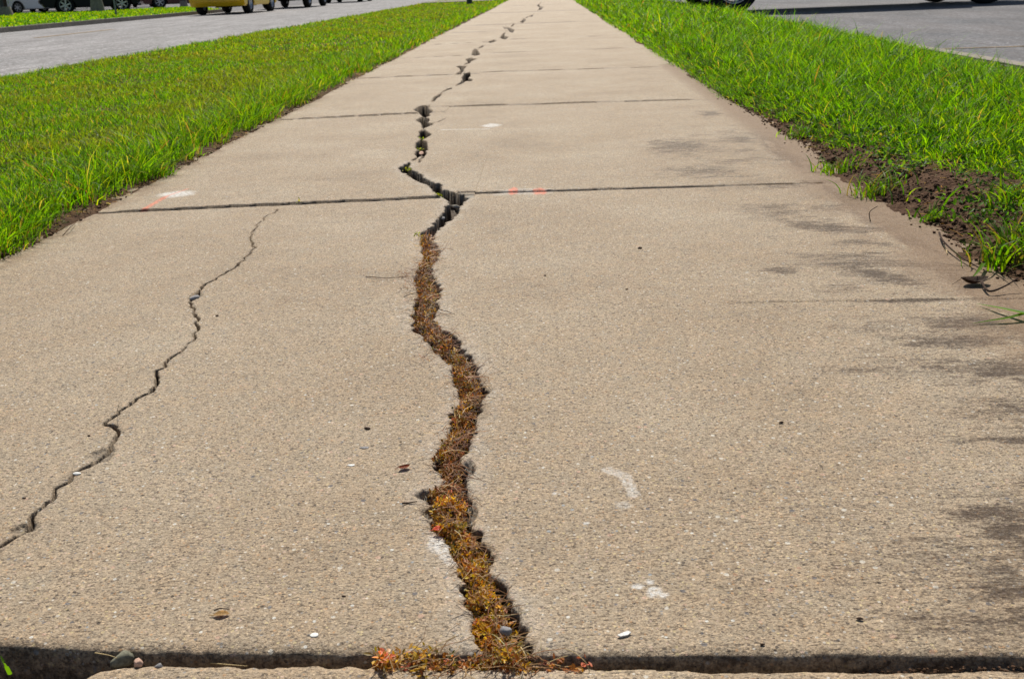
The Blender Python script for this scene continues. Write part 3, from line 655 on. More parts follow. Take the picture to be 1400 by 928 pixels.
q = crackpos(420, y910, y700, .05, .8, .012); put(strands(q, r.uniform(.012, .035, 420), r.uniform(.0005, .0010, 420), r, np.clip(palette(420, [(.35, .2, .1), (.5, .4, .25), (.2, .1, .05)], [2, 1, 2], r), .01, .9)))
q = crackpos(1500, y700, y320, .03, .9, .010); put(strands(q, r.uniform(.012, .045, 1500), r.uniform(.0005, .0011, 1500), r, np.clip(palette(1500, [(.30, .13, .05), (.66, .46, .26), (.12, .05, .03)], [3, 1.5, 3], r), .01, .9)))
# tufts that spill over the left rim
for (px, py, k) in ((556, 375, 40), (575, 410, 30), (590, 462, 30), (580, 350, 16), (565, 390, 30), (585, 490, 12)):
    c = P3(px, py, .002); n = k; q = np.array([c]*n)+np.c_[r.normal(0, .008, n), r.normal(0, .016, n), np.abs(r.normal(0, .003, n))]
    put(strands(q, r.uniform(.01, .04, n), np.full(n, .0008), r, np.clip(palette(n, [(.30, .14, .08), (.5, .36, .22), (.14, .06, .04)], [3, 1, 2], r), .01, .9)))
tag(link('dry_weeds', qmesh('dry_weeds', np.vstack(VV), np.vstack(FF), False, {'Col': np.vstack(CC)}), M['leaf']), 'low dry rust and ochre weeds filling the wide crack', 'weeds', None, 'stuff')
# weeds in the gap at the front edge
VV, FF, CC = [], [], []; off = 0
def gappos(n, x0, x1, zt=0.004):
    px = r.uniform(x0, x1, n); py = r.uniform(893, 917, n); q = np.array([P(a, b) for a, b in zip(px, py)])
    q = np.c_[q[:, 0], q[:, 1], -.014+(zt+.014)*r.random(n)**.7]; return q
sprigs(gappos(120, 518, 735, -.003), 10, .0028, .003, .006, [4, 2.5, 4, 1.6, 1.6, 1.5, 2.4, .8, 2, .6]); sprigs(gappos(14, 548, 588, .004), 8, .004, .003, .007, [4, 2.0, 3, 2, 1, 2, .8, 1.5, .8, .4])
sprigs(gappos(12, 735, 800, -.004), 9, .0026, .0035, .006, [3, 1, 2, 1, 1, .4, .5, 4, .4, .4]); sprigs(gappos(7, 512, 530, .008), 8, .0028, .005, .009, [4, 1, 2, 2, .5, 2, .5, 4, .4, .4])
q = gappos(150, 515, 745, .004); put(strands(q, r.uniform(.012, .04, 150), r.uniform(.0006, .0011, 150), r, np.clip(palette(150, [(.35, .2, .1), (.5, .4, .25), (.2, .1, .05)], [2, 2, 2], r), .01, .9)))
tag(link('dry_weeds', qmesh('dry_weeds', np.vstack(VV), np.vstack(FF), False, {'Col': np.vstack(CC)}), M['leaf']), 'orange and ochre weeds in the gap at the front edge of the slab', 'weeds', None, 'stuff')
# moss sprigs in the upper crack
VV, FF, CC = [], [], []; off = 0
for (px, py, k) in ((597, 270, 40), (556, 233, 26), (577, 192, 20), (575, 205, 20), (410, 279, 12), (573, 325, 20)):
    c = P3(px, py, -.004); n = k; q = np.array([c]*n)+np.c_[r.normal(0, .006, n), r.normal(0, .008, n), np.abs(r.normal(0, .004, n))]
    put(leaves(q, r.uniform(.004, .010, n), r.uniform(.4, .6, n), r, np.clip(palette(n, [(.25, .32, .02), (.12, .16, .02), (.40, .38, .05)], [3, 2, 1], r), .01, .9)))
tag(link('moss', qmesh('moss', np.vstack(VV), np.vstack(FF), False, {'Col': np.vstack(CC)}), M['leaf']), 'tiny yellow green moss sprigs where the crack meets the joints', 'moss', None, 'stuff')

# broad small leaves along the lower edge of the right grass, plus dead thatch on the soil
VV, FF, CC = [], [], []; off = 0
n = 9000; y = r.uniform(1.5, 6.5, n)**1.0; x = .80+np.abs(r.normal(0, .16, n))*ss(9, 2.5, y)+.02; cl = fbm(x/.08, y/.08, 71, 3); k = (cl > .50) & (x < 1.5); x = x[k]; y = y[k]; n = len(x)
put(leaves(np.stack([x, y, zr(x, y)+.004+.022*r.random(n)], -1), r.uniform(.008, .020, n), r.uniform(.30, .60, n), r, np.clip(palette(n, [(.06, .15, .015), (.10, .20, .02), (.03, .08, .012), (.22, .20, .04)], [4, 4, 3, 1], r), .01, .9)))
n = 2600; y = r.uniform(1.3, 5, n); x = .80+r.random(n)*.5; q = np.stack([x, y, zr(x, y)+.003], -1)
put(strands(q, r.uniform(.01, .05, n), r.uniform(.0007, .0016, n), r, np.clip(palette(n, [(.35, .2, .1), (.42, .33, .18), (.15, .09, .05), (.10, .17, .02)], [3, 2, 3, 1.2], r), .01, .9)))
n = 2500; y = r.uniform(1.7, 9, n); x = -1.13-np.abs(r.normal(0, .05, n)); q = np.stack([x, y, zl(x, y)+.002], -1)
put(strands(q, r.uniform(.01, .04, n), r.uniform(.0008, .0018, n), r, np.clip(palette(n, [(.30, .17, .09), (.42, .33, .18), (.12, .07, .04), (.10, .17, .02)], [3, 2, 3, 1.5], r), .01, .9)))
tag(link('thatch', qmesh('thatch', np.vstack(VV), np.vstack(FF), False, {'Col': np.vstack(CC)}), M['blade']), 'small broad weeds and dead thatch along the verge edges', 'ground cover', None, 'stuff')
#PART2
# crumbs of soil along the two edges of the path
def crumbs(xy, zf, size, name, label, r, mat, cols=None):
    n = len(xy); base_ = np.array([[-1, -1, -1], [1, -1, -1], [1, 1, -1], [-1, 1, -1], [-1, -1, 1], [1, -1, 1], [1, 1, 1], [-1, 1, 1]], float)*.5
    V = base_[None]*(1+.32*np.clip(r.standard_normal((n, 8, 3)), -1.6, 1.6))*size[:, None, None]*np.array([1, 1, .7]); a = r.uniform(0, 6.28, n)
    x = V[..., 0]*np.cos(a)[:, None]-V[..., 1]*np.sin(a)[:, None]; y = V[..., 0]*np.sin(a)[:, None]+V[..., 1]*np.cos(a)[:, None]
    V = np.stack([x+xy[:, 0:1], y+xy[:, 1:2], V[..., 2]+zf[:, None]+size[:, None]*.25], -1).reshape(-1, 3)
    f = np.array([[0, 3, 2, 1], [4, 5, 6, 7], [0, 1, 5, 4], [1, 2, 6, 5], [2, 3, 7, 6], [3, 0, 4, 7]])
    F = ((np.arange(n)*8)[:, None, None]+f[None]).reshape(-1, 4)
    return tag(link(name, qmesh(name, V, F, True), mat), label, 'soil crumbs', None, 'stuff')
n = 5200; y = 1.1+3.4*r.random(n)**1.3; x = .79+np.abs(r.normal(0, .12, n))-np.abs(r.normal(0, .018, n)); z = np.maximum(zr(x, y), 0)
crumbs(np.c_[x, y], z, np.exp(r.normal(-5.75, .45, n)), 'soil_crumbs', 'loose brown crumbs of soil along the right edge of the path', r, M['soil'])
n = 500; y = 1.6+6*r.random(n); x = -1.13-np.abs(r.normal(0, .02, n)); z = np.maximum(zl(x, y), 0)
crumbs(np.c_[x, y], z, np.exp(r.normal(-5.8, .5, n)), 'soil_crumbs', 'loose brown crumbs of soil along the left edge of the path', r, M['soil'])
n = 900; px_ = r.uniform(0, 1400, n); q = np.array([P(a, b) for a, b in zip(px_, r.uniform(899, 916, n))]); xr = P(1000, 900)[0]
crumbs(q, -.026+.018*ss(xr-.05, xr+.2, q[:, 0])-.000*q[:, 0], np.exp(r.normal(-6.5, .4, n)), 'soil_crumbs', 'dark grit lying in the gap at the front edge of the slab', r, M['soil'])

# ------------------------------------------------------------------ small single things
def stone(px, py, sx, sy, sz, mat, label, cat='stone', z=0.0, seed=1, rz=0, name='pebble', flatcut=.25, group=None):
    bm = bmesh.new(); bmesh.ops.create_icosphere(bm, subdivisions=3, radius=.5); rr = random.Random(seed)
    ds = [(Vector((rr.gauss(0, 1), rr.gauss(0, 1), rr.gauss(0, 1))).normalized(), rr.uniform(.30, .44)) for _ in range(9)]
    for v in bm.verts:
        for d, k in ds:
            t = v.co.dot(d)
            if t > k: v.co -= d*(t-k)*.85
        v.co *= 1+.08*(rr.random()-.5)
        v.co = Vector((v.co.x*sx, v.co.y*sy, max(v.co.z, -flatcut)*sz+flatcut*sz))
    o = bm_obj(name, bm, mat, None, True); o.location = P3(px, py, z); o.rotation_euler = (0, 0, rz); return tag(o, label, cat, group)
stone(168, 908, .019, .016, .016, M['stone_green'], 'grey green stone wedged in the gap at the front left', z=-.010, seed=4, rz=.3)
stone(190, 909, .008, .007, .009, M['stone_pink'], 'small pink stone beside the grey green stone', z=-.004, seed=5)
stone(218, 912, .007, .006, .005, M['stone_grey'], 'small grey stone in the front gap right of the pink stone', z=-.005, seed=6)
stone(692, 868, .0105, .009, .010, M['stone_grey'], 'smooth grey pebble lying on the weeds near the front of the crack', z=.003, seed=8, flatcut=.4)
stone(266, 408, .018, .022, .007, M['stone_grey'], 'broken grey chip at the bend of the narrow left crack', z=-.002, seed=9)
stone(643, 272, .024, .045, .010, M['lime'], 'pale broken chip where the wide crack meets the joint', z=-.006, seed=10, rz=.4)
stone(622, 284, .013, .035, .010, M['lime'], 'tan broken chip inside the crack below the joint', z=-.014, seed=11, rz=.9)
stone(576, 211, .016, .05, .012, M['stone_pink'], 'tan chip of concrete lying in the crack between two joints', z=-.010, seed=12)
stone(606, 300, .010, .018, .008, M['stone_grey'], 'small grey chip halfway along the slanting part of the crack', z=-.012, seed=13)
stone(105, 648, .010, .006, .003, M['chip'], 'small pale flake on the lip of the narrow left crack', z=0, seed=14)
stone(498, 612, .012, .006, .0012, M['stone_grey'], 'flat blue grey stone set in the slab left of the crack', z=0, seed=15)
stone(480, 636, .009, .006, .0014, M['chip'], 'pale round stone set in the slab left of the red leaf', z=0, seed=16)
stone(430, 868, .008, .006, .0016, M['chip'], 'pale stone set in the slab near the front edge', z=0, seed=17)
def flake(px, py, pts, mat, label, z=.0015, rz=0, name='pebble', cat='stone'):
    bm = bmesh.new(); add_prism(bm, pts, -.0006, .0006)
    bmesh.ops.rotate(bm, verts=bm.verts, matrix=Matrix.Rotation(math.pi/2, 3, 'X'), cent=(0, 0, 0))
    o = bm_obj(name, bm, mat); o.location = P3(px, py, z); o.rotation_euler = (.08, .05, rz); return tag(o, label, cat)
flake(853, 866, [(-.0055, .002), (-.003, .0036), (.003, .0015), (.006, -.0018), (.0035, -.0035), (-.001, -.001)], M['chip'], 'bright white shell-like chip right of the crack near the front', name='chip', cat='chip')
def leaf_thing(px, py, L, W, mat, label, rz, curl=.35, z=.001, name='dead_leaf'):
    bm = bmesh.new(); n = 8; rows = []
    for i in range(n+1):
        t = i/n; wd = W*.5*math.sin(math.pi*min(1, t*.97+.03))**.7; zc = curl*L*(t-.5)**2
        rows.append([bm.verts.new(((t-.5)*L, k*wd, zc+abs(k)**1.5*wd*.55+.0004*random.random())) for k in (-1, -.5, 0, .5, 1)])
    for a, b in zip(rows[:-1], rows[1:]):
        for k in range(4): bm.faces.new((a[k], a[k+1], b[k+1], b[k]))
    r_ = bmesh.ops.solidify(bm, geom=bm.faces[:], thickness=.0003)
    o = bm_obj(name, bm, mat, None, True); o.location = P3(px, py, z); o.rotation_euler = (0, 0, rz)
    b2 = bmesh.new(); add_cyl(b2, (-L*.5, 0, curl*L*.25), (-L*.78, L*.06, .0008), .0004, .0003, 6); st = bm_obj('stalk', b2, mat, o)
    return tag(o, label, 'leaf')
M['leaf_red'] = flat('red_leaf', (.34, .09, .03), .6, .3, 0, .4, 260); M['leaf_tan'] = flat('tan_leaf', (.52, .33, .12), .6, .3, 0, .2, 300); M['leaf_brown'] = flat('brown_leaf', (.07, .04, .025), .7, .2, 0, .3, 200)
M['straw'] = flat('straw', (.48, .36, .17), .6, .3, 0, .25, 60); M['twig'] = flat('twig', (.06, .04, .03), .9, .1, 0, .3, 60)
leaf_thing(553, 640, .014, .0085, M['leaf_red'], 'small curled rust red leaf on the slab left of the crack', .5, .9)
leaf_thing(303, 840, .014, .007, M['leaf_tan'], 'yellowish tan leaf flake lying near the front left', .15, .1)
leaf_thing(1332, 388, .050, .030, M['leaf_brown'], 'dark brown curled scrap beside the big grass tuft on the right', .2, .9)  # dark curled scrap left of the big tuft
leaf_thing(600, 724, .012, .008, flat('scarlet_leaf', (.72, .10, .04), .5, .3, 0, .2, 200), 'tiny scarlet leaf standing on the weeds in the crack', .4, .5, .004)
SEEDS = [((502, 586), 'dark seed husk on the slab above the blue grey stone', .011), ((470, 815), 'dark speck of grit near the front left of the crack', .005), ((875, 340), 'dark clod lying right of the crack below the first joint', .014), ((857, 396), 'small dark crumb right of the moss filled bend', .007),
         ((1068, 578), 'dark brown crumb alone on the right half of the slab', .008), ((1042, 881), 'tiny black crumb near the front edge on the right', .006), ((415, 271), 'small dark clod just beyond the left joint', .014), ((297, 432), 'dark crumb right of the narrow crack', .008),
         ((548, 604), 'tiny dark crumb just above the red leaf', .004), ((122, 596), 'black crumb left of the narrow crack', .006), ((33, 681), 'dark crumb at the left edge above the narrow crack', .006), ((745, 377), 'dark twiggy speck right of the matted weeds', .007), ((1175, 846), 'dark clod in the lower right of the slab', .008)]
for k, ((a, b), lab, sz) in enumerate(SEEDS):
    stone(a, b, sz*.8, sz*.36, sz*.36, M['leaf_brown'], lab, 'crumb', 0, 30+k, random.uniform(-.3, .3), 'crumb')
def stalk(pts, w0, mat, label, cat='stem', name='dry_stem', group=None):
    bm = bmesh.new(); P_ = [Vector(p) for p in pts]; Q = []
    for i in range(len(P_)-1):
        a = P_[max(i-1, 0)]; b = P_[i]; c = P_[i+1]; d = P_[min(i+2, len(P_)-1)]
        for k in range(5):
            t = k/5; Q.append(.5*((2*b)+(c-a)*t+(2*a-5*b+4*c-d)*t*t+(3*b-a-3*c+d)*t**3))
    Q.append(P_[-1]); n = len(Q); rings = []
    for i, q in enumerate(Q):
        t = (Q[min(i+1, n-1)]-Q[max(i-1, 0)]).normalized(); u = t.cross(Vector((0, 0, 1))).normalized() if abs(t.z) < .98 else Vector((1, 0, 0)); v = t.cross(u); rr = w0*(1-.55*i/n)
        rings.append([bm.verts.new(q+u*math.cos(k*math.pi/3)*rr+v*math.sin(k*math.pi/3)*rr) for k in range(6)])
    for a, b in zip(rings[:-1], rings[1:]):
        for k in range(6): bm.faces.new((a[k], a[(k+1) % 6], b[(k+1) % 6], b[k]))
    bm.faces.new(rings[0][::-1]); bm.faces.new(rings[-1]); return tag(bm_obj(name, bm, mat, None, True), label, cat, group)
G = lambda x, y, z=.002: tuple(P3(x, y, z))
stalk([G(578, 907, -.004), G(586, 892, .006), G(597, 882, .012), G(622, 869, .012)], .0005, M['straw'], 'arched straw coloured stem over the weeds in the front gap')
stalk([G(806, 917, -.003), G(800, 904, .004), G(786, 892, .006), G(772, 886, .004)], .0004, M['straw'], 'thin pale stem leaning on the front edge right of the weeds')
stalk([G(745, 908, -.004), G(762, 900, .001), G(776, 896, .004)], .0005, M['straw'], 'short straw bit just right of the weeds in the gap')
stalk([G(712, 884, .004), G(718, 894, .008), G(724, 908, .002)], .0005, M['straw'], 'short pale straw lying across the weeds at the crack mouth')
stalk([G(288, 906, -.010), G(312, 908, -.009), G(338, 910, -.010)], .0006, M['straw'], 'orange straw lying in the front gap on the left')
stalk([G(130, 892, -.001), G(148, 895, .002), G(160, 899, .001)], .0005, M['straw'], 'pale dry stem leaning on the grey green stone')
stalk([G(500, 378), G(530, 380, .003), G(556, 378, .004)], .0007, M['twig'], 'thin dark stem lying left of the matted weeds')
stalk([G(598, 422, .002), G(612, 426, .004), G(622, 430)], .0007, M['twig'], 'short dark stem sticking out right of the weeds')
stalk([G(552, 406, .002), G(562, 402, .004), G(578, 400, .006), G(588, 404, .005)], .0007, M['twig'], 'reddish stem sprawling over the left rim of the crack')
stalk([G(550, 688), G(558, 687, .001), G(570, 685)], .0010, M['twig'], 'short dark twig left of the chipped crack edge')
stalk([G(293, 834), G(302, 831, .004), G(314, 833)], .0007, M['twig'], 'dark twig lying against the tan leaf flake')
stalk([G(86, 322), G(95, 312, .01), G(103, 305, .004)], .0010, M['twig'], 'thin dark twig near the left grass edge')
stalk([G(1190, 303), G(1189, 290, .02), G(1200, 282, .03)], .0012, M['twig'], 'thin dark bent stem rising from the slab below the grass clump')
stalk([G(1284, 318, .01), G(1290, 330, .012), G(1312, 350, .008), G(1342, 368, .006)], .0022, M['twig'], 'long dark strand trailing along the soil edge')  # thin dark strand following the soil edge
stalk([G(1342, 385, .01), G(1352, 398, .006), G(1372, 392, .01), G(1392, 380, .02)], .0022, M['twig'], 'dark bent strand shaped as the shadow below the big grass tuft')  # dark strand added where the tuft's cast shadow falls
stalk([G(1290, 335), G(1294, 342, .002), G(1295, 347)], .0014, M['straw'], 'short pale straw on the slab by the soil edge')
stalk([G(160, 562, 0), G(162, 556, .010), G(163, 550, .022)], .0004, M['greenpaint'], 'hair thin green sprout rising from the narrow crack')

def tuft(px, py, n, h, spread, label, seed, w_=.005, lean=.8, z=None, cols=((.10, .22, .004), (.05, .14, .004), (.16, .28, .006), (.16, .13, .04)), dirx=None):
    n = int(n*1.7) if n > 10 else n; w_ = w_*.72; r = np.random.default_rng(seed); c = P(px, py); x = c[0]+r.normal(0, spread, n); y = c[1]+r.normal(0, spread, n)
    zz = (np.maximum(zr(x, y), 0) if z is None else np.full(n, z))-.002
    hh = h*(.45+.75*r.random(n)); ld = r.uniform(0, 6.28, n) if dirx is None else dirx+r.normal(0, .6, n)
    V, F, Cc = blades(np.stack([x, y, zz], -1), hh, w_*(.6+.7*r.random(n)), hh*lean*(.3+r.random(n)), ld, r.uniform(0, 6.28, n), np.clip(palette(n, cols, [3, 3, 3, 2], r), .005, .9), 5)
    V[:, :2] -= np.array(c); 
    o = link('grass_tuft', qmesh('grass_tuft', V, F, True, {'Col': Cc}), M['blade']); o.location = (c[0], c[1], 0); return tag(o, label, 'grass tuft')
tuft(1378, 362, 70, .085, .030, 'big spreading grass tuft at the right edge of the photo on bare soil', 1, .0065, 1.1)
tuft(1272, 302, 34, .040, .016, 'small low grass tuft alone at the edge of the bare soil', 2, .005, 1.2)
tuft(1283, 300, 3, .11, .006, 'long bright grass blades rising right of the small low tuft', 3, .007, .9, None, GREEN[:4], .4)
tuft(1200, 268, 60, .060, .035, 'wide grass clump spilling over the path edge above the small tuft', 4, .005, 1.2)
tuft(1150, 236, 50, .055, .035, 'low grass clump on the soil bank further up the path edge', 5, .005, 1.2)
tuft(1390, 310, 60, .075, .030, 'dense grass clump high on the soil bank at the right edge', 6, .006, 1.0)
tuft(1095, 188, 50, .05, .03, 'leafy grass clump hanging over the path edge where the bare soil begins', 7, .0055, 1.2)
tuft(1405, 345, 30, .07, .02, 'shaded grass clump behind the big spreading tuft', 8, .0055, .9)
def longblade(pts, w0, label, mat):
    bm = bmesh.new(); rows = []; P_ = [Vector(p) for p in pts]; Q = []
    for i in range(len(P_)-1):
        for k in range(5): Q.append(P_[i].lerp(P_[i+1], k/5))
    Q.append(P_[-1]); n = len(Q)
    for i, q in enumerate(Q):
        t = (Q[min(i+1, n-1)]-Q[max(i-1, 0)]).normalized(); u = t.cross(Vector((0, 0, 1))).normalized(); s_ = i/(n-1); wd = w0*.5*(1-s_**2.2)+.0003
        rows.append([bm.verts.new(q+u*k*wd+Vector((0, 0, abs(k)*wd*.5))) for k in (-1, 0, 1)])
    for a, b in zip(rows[:-1], rows[1:]):
        for k in range(2): bm.faces.new((a[k], a[k+1], b[k+1], b[k]))
    o = bm_obj('fallen_grass', bm, mat, None, True); me = o.data; a = me.color_attributes.new('Col', 'FLOAT_COLOR', 'POINT')
    for i in range(len(me.vertices)): a.data[i].color = (.10, .22, .01, 1)
    return tag(o, label, 'grass')
longblade([G(1440, 436, .006), G(1405, 430, .011), G(1370, 422, .008), G(1335, 415, .002)], .010, 'upper of two long grass blades lying over the slab at the right edge', M['blade'])
longblade([G(1440, 424, .006), G(1410, 428, .009), G(1380, 435, .006), G(1330, 442, .002)], .010, 'lower of two long grass blades lying over the slab at the right edge', M['blade'])
longblade([G(14, 922, -.015), G(9, 912, -.004), G(5, 905, .002), G(1, 896, .006)], .0028, 'short green blade poking out of the front gap at the far left', M['blade'])
longblade([G(1345, 360, .01), G(1337, 372, .012), G(1326, 384, .003)], .006, 'single grass blade reaching over the dark curled scrap', M['blade'])

# ------------------------------------------------------------------ vehicles
def make_wheel(parent, x, y, r0, wd, side):
    t = bm_l = bmesh.new()
    add_lathe(bm_l, [(r0*.62, -wd*.42), (r0*.66, -wd*.5), (r0*.90, -wd*.5), (r0*.975, -wd*.42), (r0, -wd*.25), (r0*.985, -wd*.09), (r0, -wd*.08), (r0, wd*.08), (r0*.985, wd*.09), (r0, wd*.25), (r0*.975, wd*.42), (r0*.90, wd*.5), (r0*.66, wd*.5), (r0*.62, wd*.42), (r0*.62, -wd*.42)])
    wh = empty('wheel', (x, y, r0)); wh.parent = parent
    bm_obj('tyre', bm_l, M['rubber'], wh, True)
    b = bmesh.new(); s_ = side
    add_lathe(b, [(.001, s_*wd*.30), (r0*.10, s_*wd*.32), (r0*.13, s_*wd*.26), (r0*.14, s_*wd*.12), (r0*.14, -s_*wd*.2), (.001, -s_*wd*.2)]); add_lathe(b, [(r0*.54, s_*wd*.20), (r0*.60, s_*wd*.44), (r0*.63, s_*wd*.44), (r0*.615, -s_*wd*.4), (r0*.56, -s_*wd*.4), (r0*.54, s_*wd*.20)])
    for k in range(6):
        a = k*math.pi/3+.3; m_ = Matrix.Rotation(-a, 3, 'Y')
        add_box(b, m_ @ Vector((r0*.34, s_*wd*.22, 0)), (r0*.46, wd*.10, r0*.15), .004, m_)
    bm_obj('rim', b, M['rim'], wh)
def vehicle(name, label, cat, loc, rz, paint, style='hatch', wb=2.6, tr=1.5, r0=.33, L=4.2, wid=1.72, clear=.24, belt=.88, roof=1.45, group=None, plate=None):
    t = empty(name, loc, rz); tag(t, label, cat, group)
    fo = (L-wb)*.46; ro = L-wb-fo; xr, xf = -wb/2, wb/2; ar = r0+.06
    def arch(cx): return [(cx+ar*math.cos(a), r0+ar*math.sin(a)) for a in [math.pi-(math.pi)*k/10 for k in range(11)] if r0+ar*math.sin(a) >= clear]
    hood = belt-.04 if style != 'pickup' else belt+.02
    prof = [(xr-ro+.06, clear+.10), (xr-ro+.14, clear)]+[(xr-ar, clear)]+arch(xr)+[(xr+ar, clear)]+[(xf-ar, clear)]+arch(xf)+[(xf+ar, clear)]
    prof += [(xf+fo-.16, clear+.02), (xf+fo-.03, clear+.12), (xf+fo, clear+.33), (xf+fo-.05, hood-.18), (xf+fo-.22, hood-.05), (xf+.05, hood+.04), (xf-.25, belt+.06)]
    if style == 'pickup': prof += [(xr+.75, belt+.05), (xr-ro, belt+.05), (xr-ro, clear+.3)]
    else: prof += [(xr-ro+.06, belt+.06), (xr-ro, belt-.15), (xr-ro-.02, clear+.35)]
    q = []
    for p in prof:
        if not q or math.hypot(p[0]-q[-1][0], p[1]-q[-1][1]) > .015: q.append(p)
    bm = bmesh.new(); add_prism(bm, q, -wid/2, wid/2)
    side = [e for e in bm.edges if abs(abs(e.verts[0].co.y)-wid/2) < 1e-4 and abs(e.verts[0].co.y-e.verts[1].co.y) < 1e-4]
    bmesh.ops.bevel(bm, geom=side, offset=.035, segments=2, affect='EDGES'); bm_obj('body', bm, paint, t)
    bm = bmesh.new(); add_box(bm, (0, 0, clear+.14), (L-.5, tr-.42, .16)); add_cyl(bm, (xr, -tr/2, r0), (xr, tr/2, r0), .05, .05, 8); add_cyl(bm, (xf, -tr/2, r0), (xf, tr/2, r0), .04, .04, 8); add_box(bm, (0, .0, clear+.02), (L-1.2, .5, .12)); bm_obj('underbody', bm, M['under'], t)
    # cabin
    if style == 'pickup': b0, b1, t0, t1 = xr+.75, xf-.10, xr+.95, xf-.80
    elif style == 'suv': b0, b1, t0, t1 = xr-ro+.05, xf-.05, xr-ro+.28, xf-.75
    else: b0, b1, t0, t1 = xr-ro+.06, xf-.15, xr-ro+.55, xf-1.0
    z0 = belt+.04; wb0, wt = wid/2-.05, wid/2-.22
    bm = bmesh.new(); bb = [(b0, -wb0), (b1, -wb0), (b1, wb0), (b0, wb0)]; tt = [(t0, -wt), (t1, -wt), (t1, wt), (t0, wt)]
    A = [bm.verts.new((x, y, z0)) for x, y in bb]; D = [bm.verts.new((x, y, roof)) for x, y in tt]
    bm.faces.new(A[::-1]); bm.faces.new(D)
    for i in range(4): bm.faces.new((A[i], A[(i+1) % 4], D[(i+1) % 4], D[i]))
    bmesh.ops.bevel(bm, geom=bm.edges[:], offset=.05, segments=2, affect='EDGES'); bm_obj('cabin', bm, paint, t)
    def pane(a, b, c, d, nm='window'):
        v = [Vector(x) for x in (a, b, c, d)]; cen = sum(v, Vector())/4; nn = (v[1]-v[0]).cross(v[3]-v[0]).normalized()
        if nn.dot(cen-Vector((0, 0, z0))) < 0: nn = -nn
        w_ = [cen+(p-cen)*.86+nn*.006 for p in v]; bm = bmesh.new(); f = [bm.verts.new(p) for p in w_]; g_ = [bm.verts.new(p-nn*.02) for p in w_]
        bm.faces.new(f); bm.faces.new(g_[::-1])
        for i in range(4): bm.faces.new((f[i], g_[i], g_[(i+1) % 4], f[(i+1) % 4]))
        bm_obj(nm, bm, M['glass'], t)
    pane((b1, -wb0, z0), (b1, wb0, z0), (t1, wt, roof), (t1, -wt, roof), 'windscreen'); pane((b0, -wb0, z0), (b0, wb0, z0), (t0, wt, roof), (t0, -wt, roof), 'rear_window')
    nw = 2 if style != 'suv' else 3
    for s_ in (-1, 1):
        for k in range(nw):
            a, b = k/nw, (k+1)/nw; pane((b0+(b1-b0)*a, s_*wb0, z0), (b0+(b1-b0)*b, s_*wb0, z0), (t0+(t1-t0)*b, s_*wt, roof), (t0+(t1-t0)*a, s_*wt, roof))
        bm = bmesh.new(); add_box(bm, (xr-ro+.0, s_*(wid/2-.16), belt-.18), (.08, .2, .22), .02); bm_obj('tail_light', bm, M['lampred'], t)
        bm = bmesh.new(); add_box(bm, (xf+fo-.09, s_*(wid/2-.24), hood-.24), (.14, .32, .14), .03); bm_obj('headlight', bm, M['lampclear'], t)
        bm = bmesh.new(); add_box(bm, (xf-.45, s_*(wid/2+.07), belt+.10), (.10, .16, .12), .03); bm_obj('mirror', bm, paint, t)
        for x_ in (xr, xf): make_wheel(t, x_, s_*tr/2, r0, .22, s_)
    bm = bmesh.new(); add_box(bm, (xr-ro+.0, 0, clear+.24), (.12, wid-.10, .20), .05); bm_obj('bumper', bm, paint, t)
    bm = bmesh.new(); add_box(bm, (xr-ro-.065, -.02, clear+.26), (.012, .40, .12), .002); bm_obj('licence_plate', bm, M['plate'], t)
    bm = bmesh.new(); add_box(bm, (xf+fo-.02, 0, clear+.24), (.12, wid-.14, .20), .05); bm_obj('bumper', bm, paint if style != 'pickup' else M['steel'], t)
    return t
def at(px, yw, z):
    """ground point on the column px at forward distance yw"""
    lo, hi = -60.0, 900.0
    for _ in range(60):
        m_ = (lo+hi)/2; v = ROT @ np.array([px-CX, m_-CY, FPX])
        yy = v[1]*(z-CAMH)/v[2] if v[2] < 0 else 1e9
        if yy > yw: lo = m_
        else: hi = m_
    q = P(px, hi, z); return Vector((q[0], q[1], z))
vehicle('parked_car', 'bright yellow car parked at the far side of the road', 'car', (-9.95, 33.2, RZ), R(90), M['yellow'], 'hatch', 2.55, 1.45, .32, 4.05, 1.68, .235, .86, 1.42, 'cars parked along the road')
row = [(405, 40.5, 'black', 'suv', 'black off-roader with big tyres parked directly ahead of the yellow car', .40), (478, 51.5, 'grey', 'pickup', 'dark grey pickup parked second ahead of the yellow car', .38), (524, 63, 'black', 'hatch', 'black car parked in the middle of the far row along the road', .33),
       (553, 75, 'red', 'suv', 'dark red car parked far up the road ahead of the black one', .35), (575, 88, 'grey', 'hatch', 'dark grey car second from the far end of the row', .33), (592, 101, 'black', 'suv', 'black car at the very far end of the row up the road', .36)]
for px_, yw, pt, st, lab, r0 in row:
    x_ = at(px_, yw, RZ).x
    vehicle('parked_car', lab, 'car', (x_, yw, RZ), R(90), M[pt], st, 2.75, 1.55, r0, 4.6, 1.8, .30, .98, 1.7, 'cars parked along the road')
def side_on(pa, pb, ya_, yb_, z): 
    a = at(pa, ya_, z); b = at(pb, yb_, z); return (a+b)/2, math.atan2((b-a).y, (b-a).x), (b-a).length
c, rz_, wb_ = side_on(90, 166, 45.5, 46.6, -.085); print('suv wb', wb_)
vehicle('parked_car', 'black off-roader seen side-on beyond the far lawn behind a concrete lamp base', 'car', c, rz_, M['black'], 'suv', wb_, 1.6, .38, wb_+1.75, 1.9, .30, 1.02, 1.8, 'cars in the far car park')
c, rz_, wb_ = side_on(217, 276, 54, 55, -.085)
vehicle('parked_car', 'very dark red car beyond the lawn partly behind the yellow car', 'car', c, rz_, M['red'], 'hatch', wb_, 1.55, .34, wb_+1.6, 1.8, .24, .92, 1.5, 'cars in the far car park')
c, rz_, wb_ = side_on(30, 56, 55, 56, -.085)
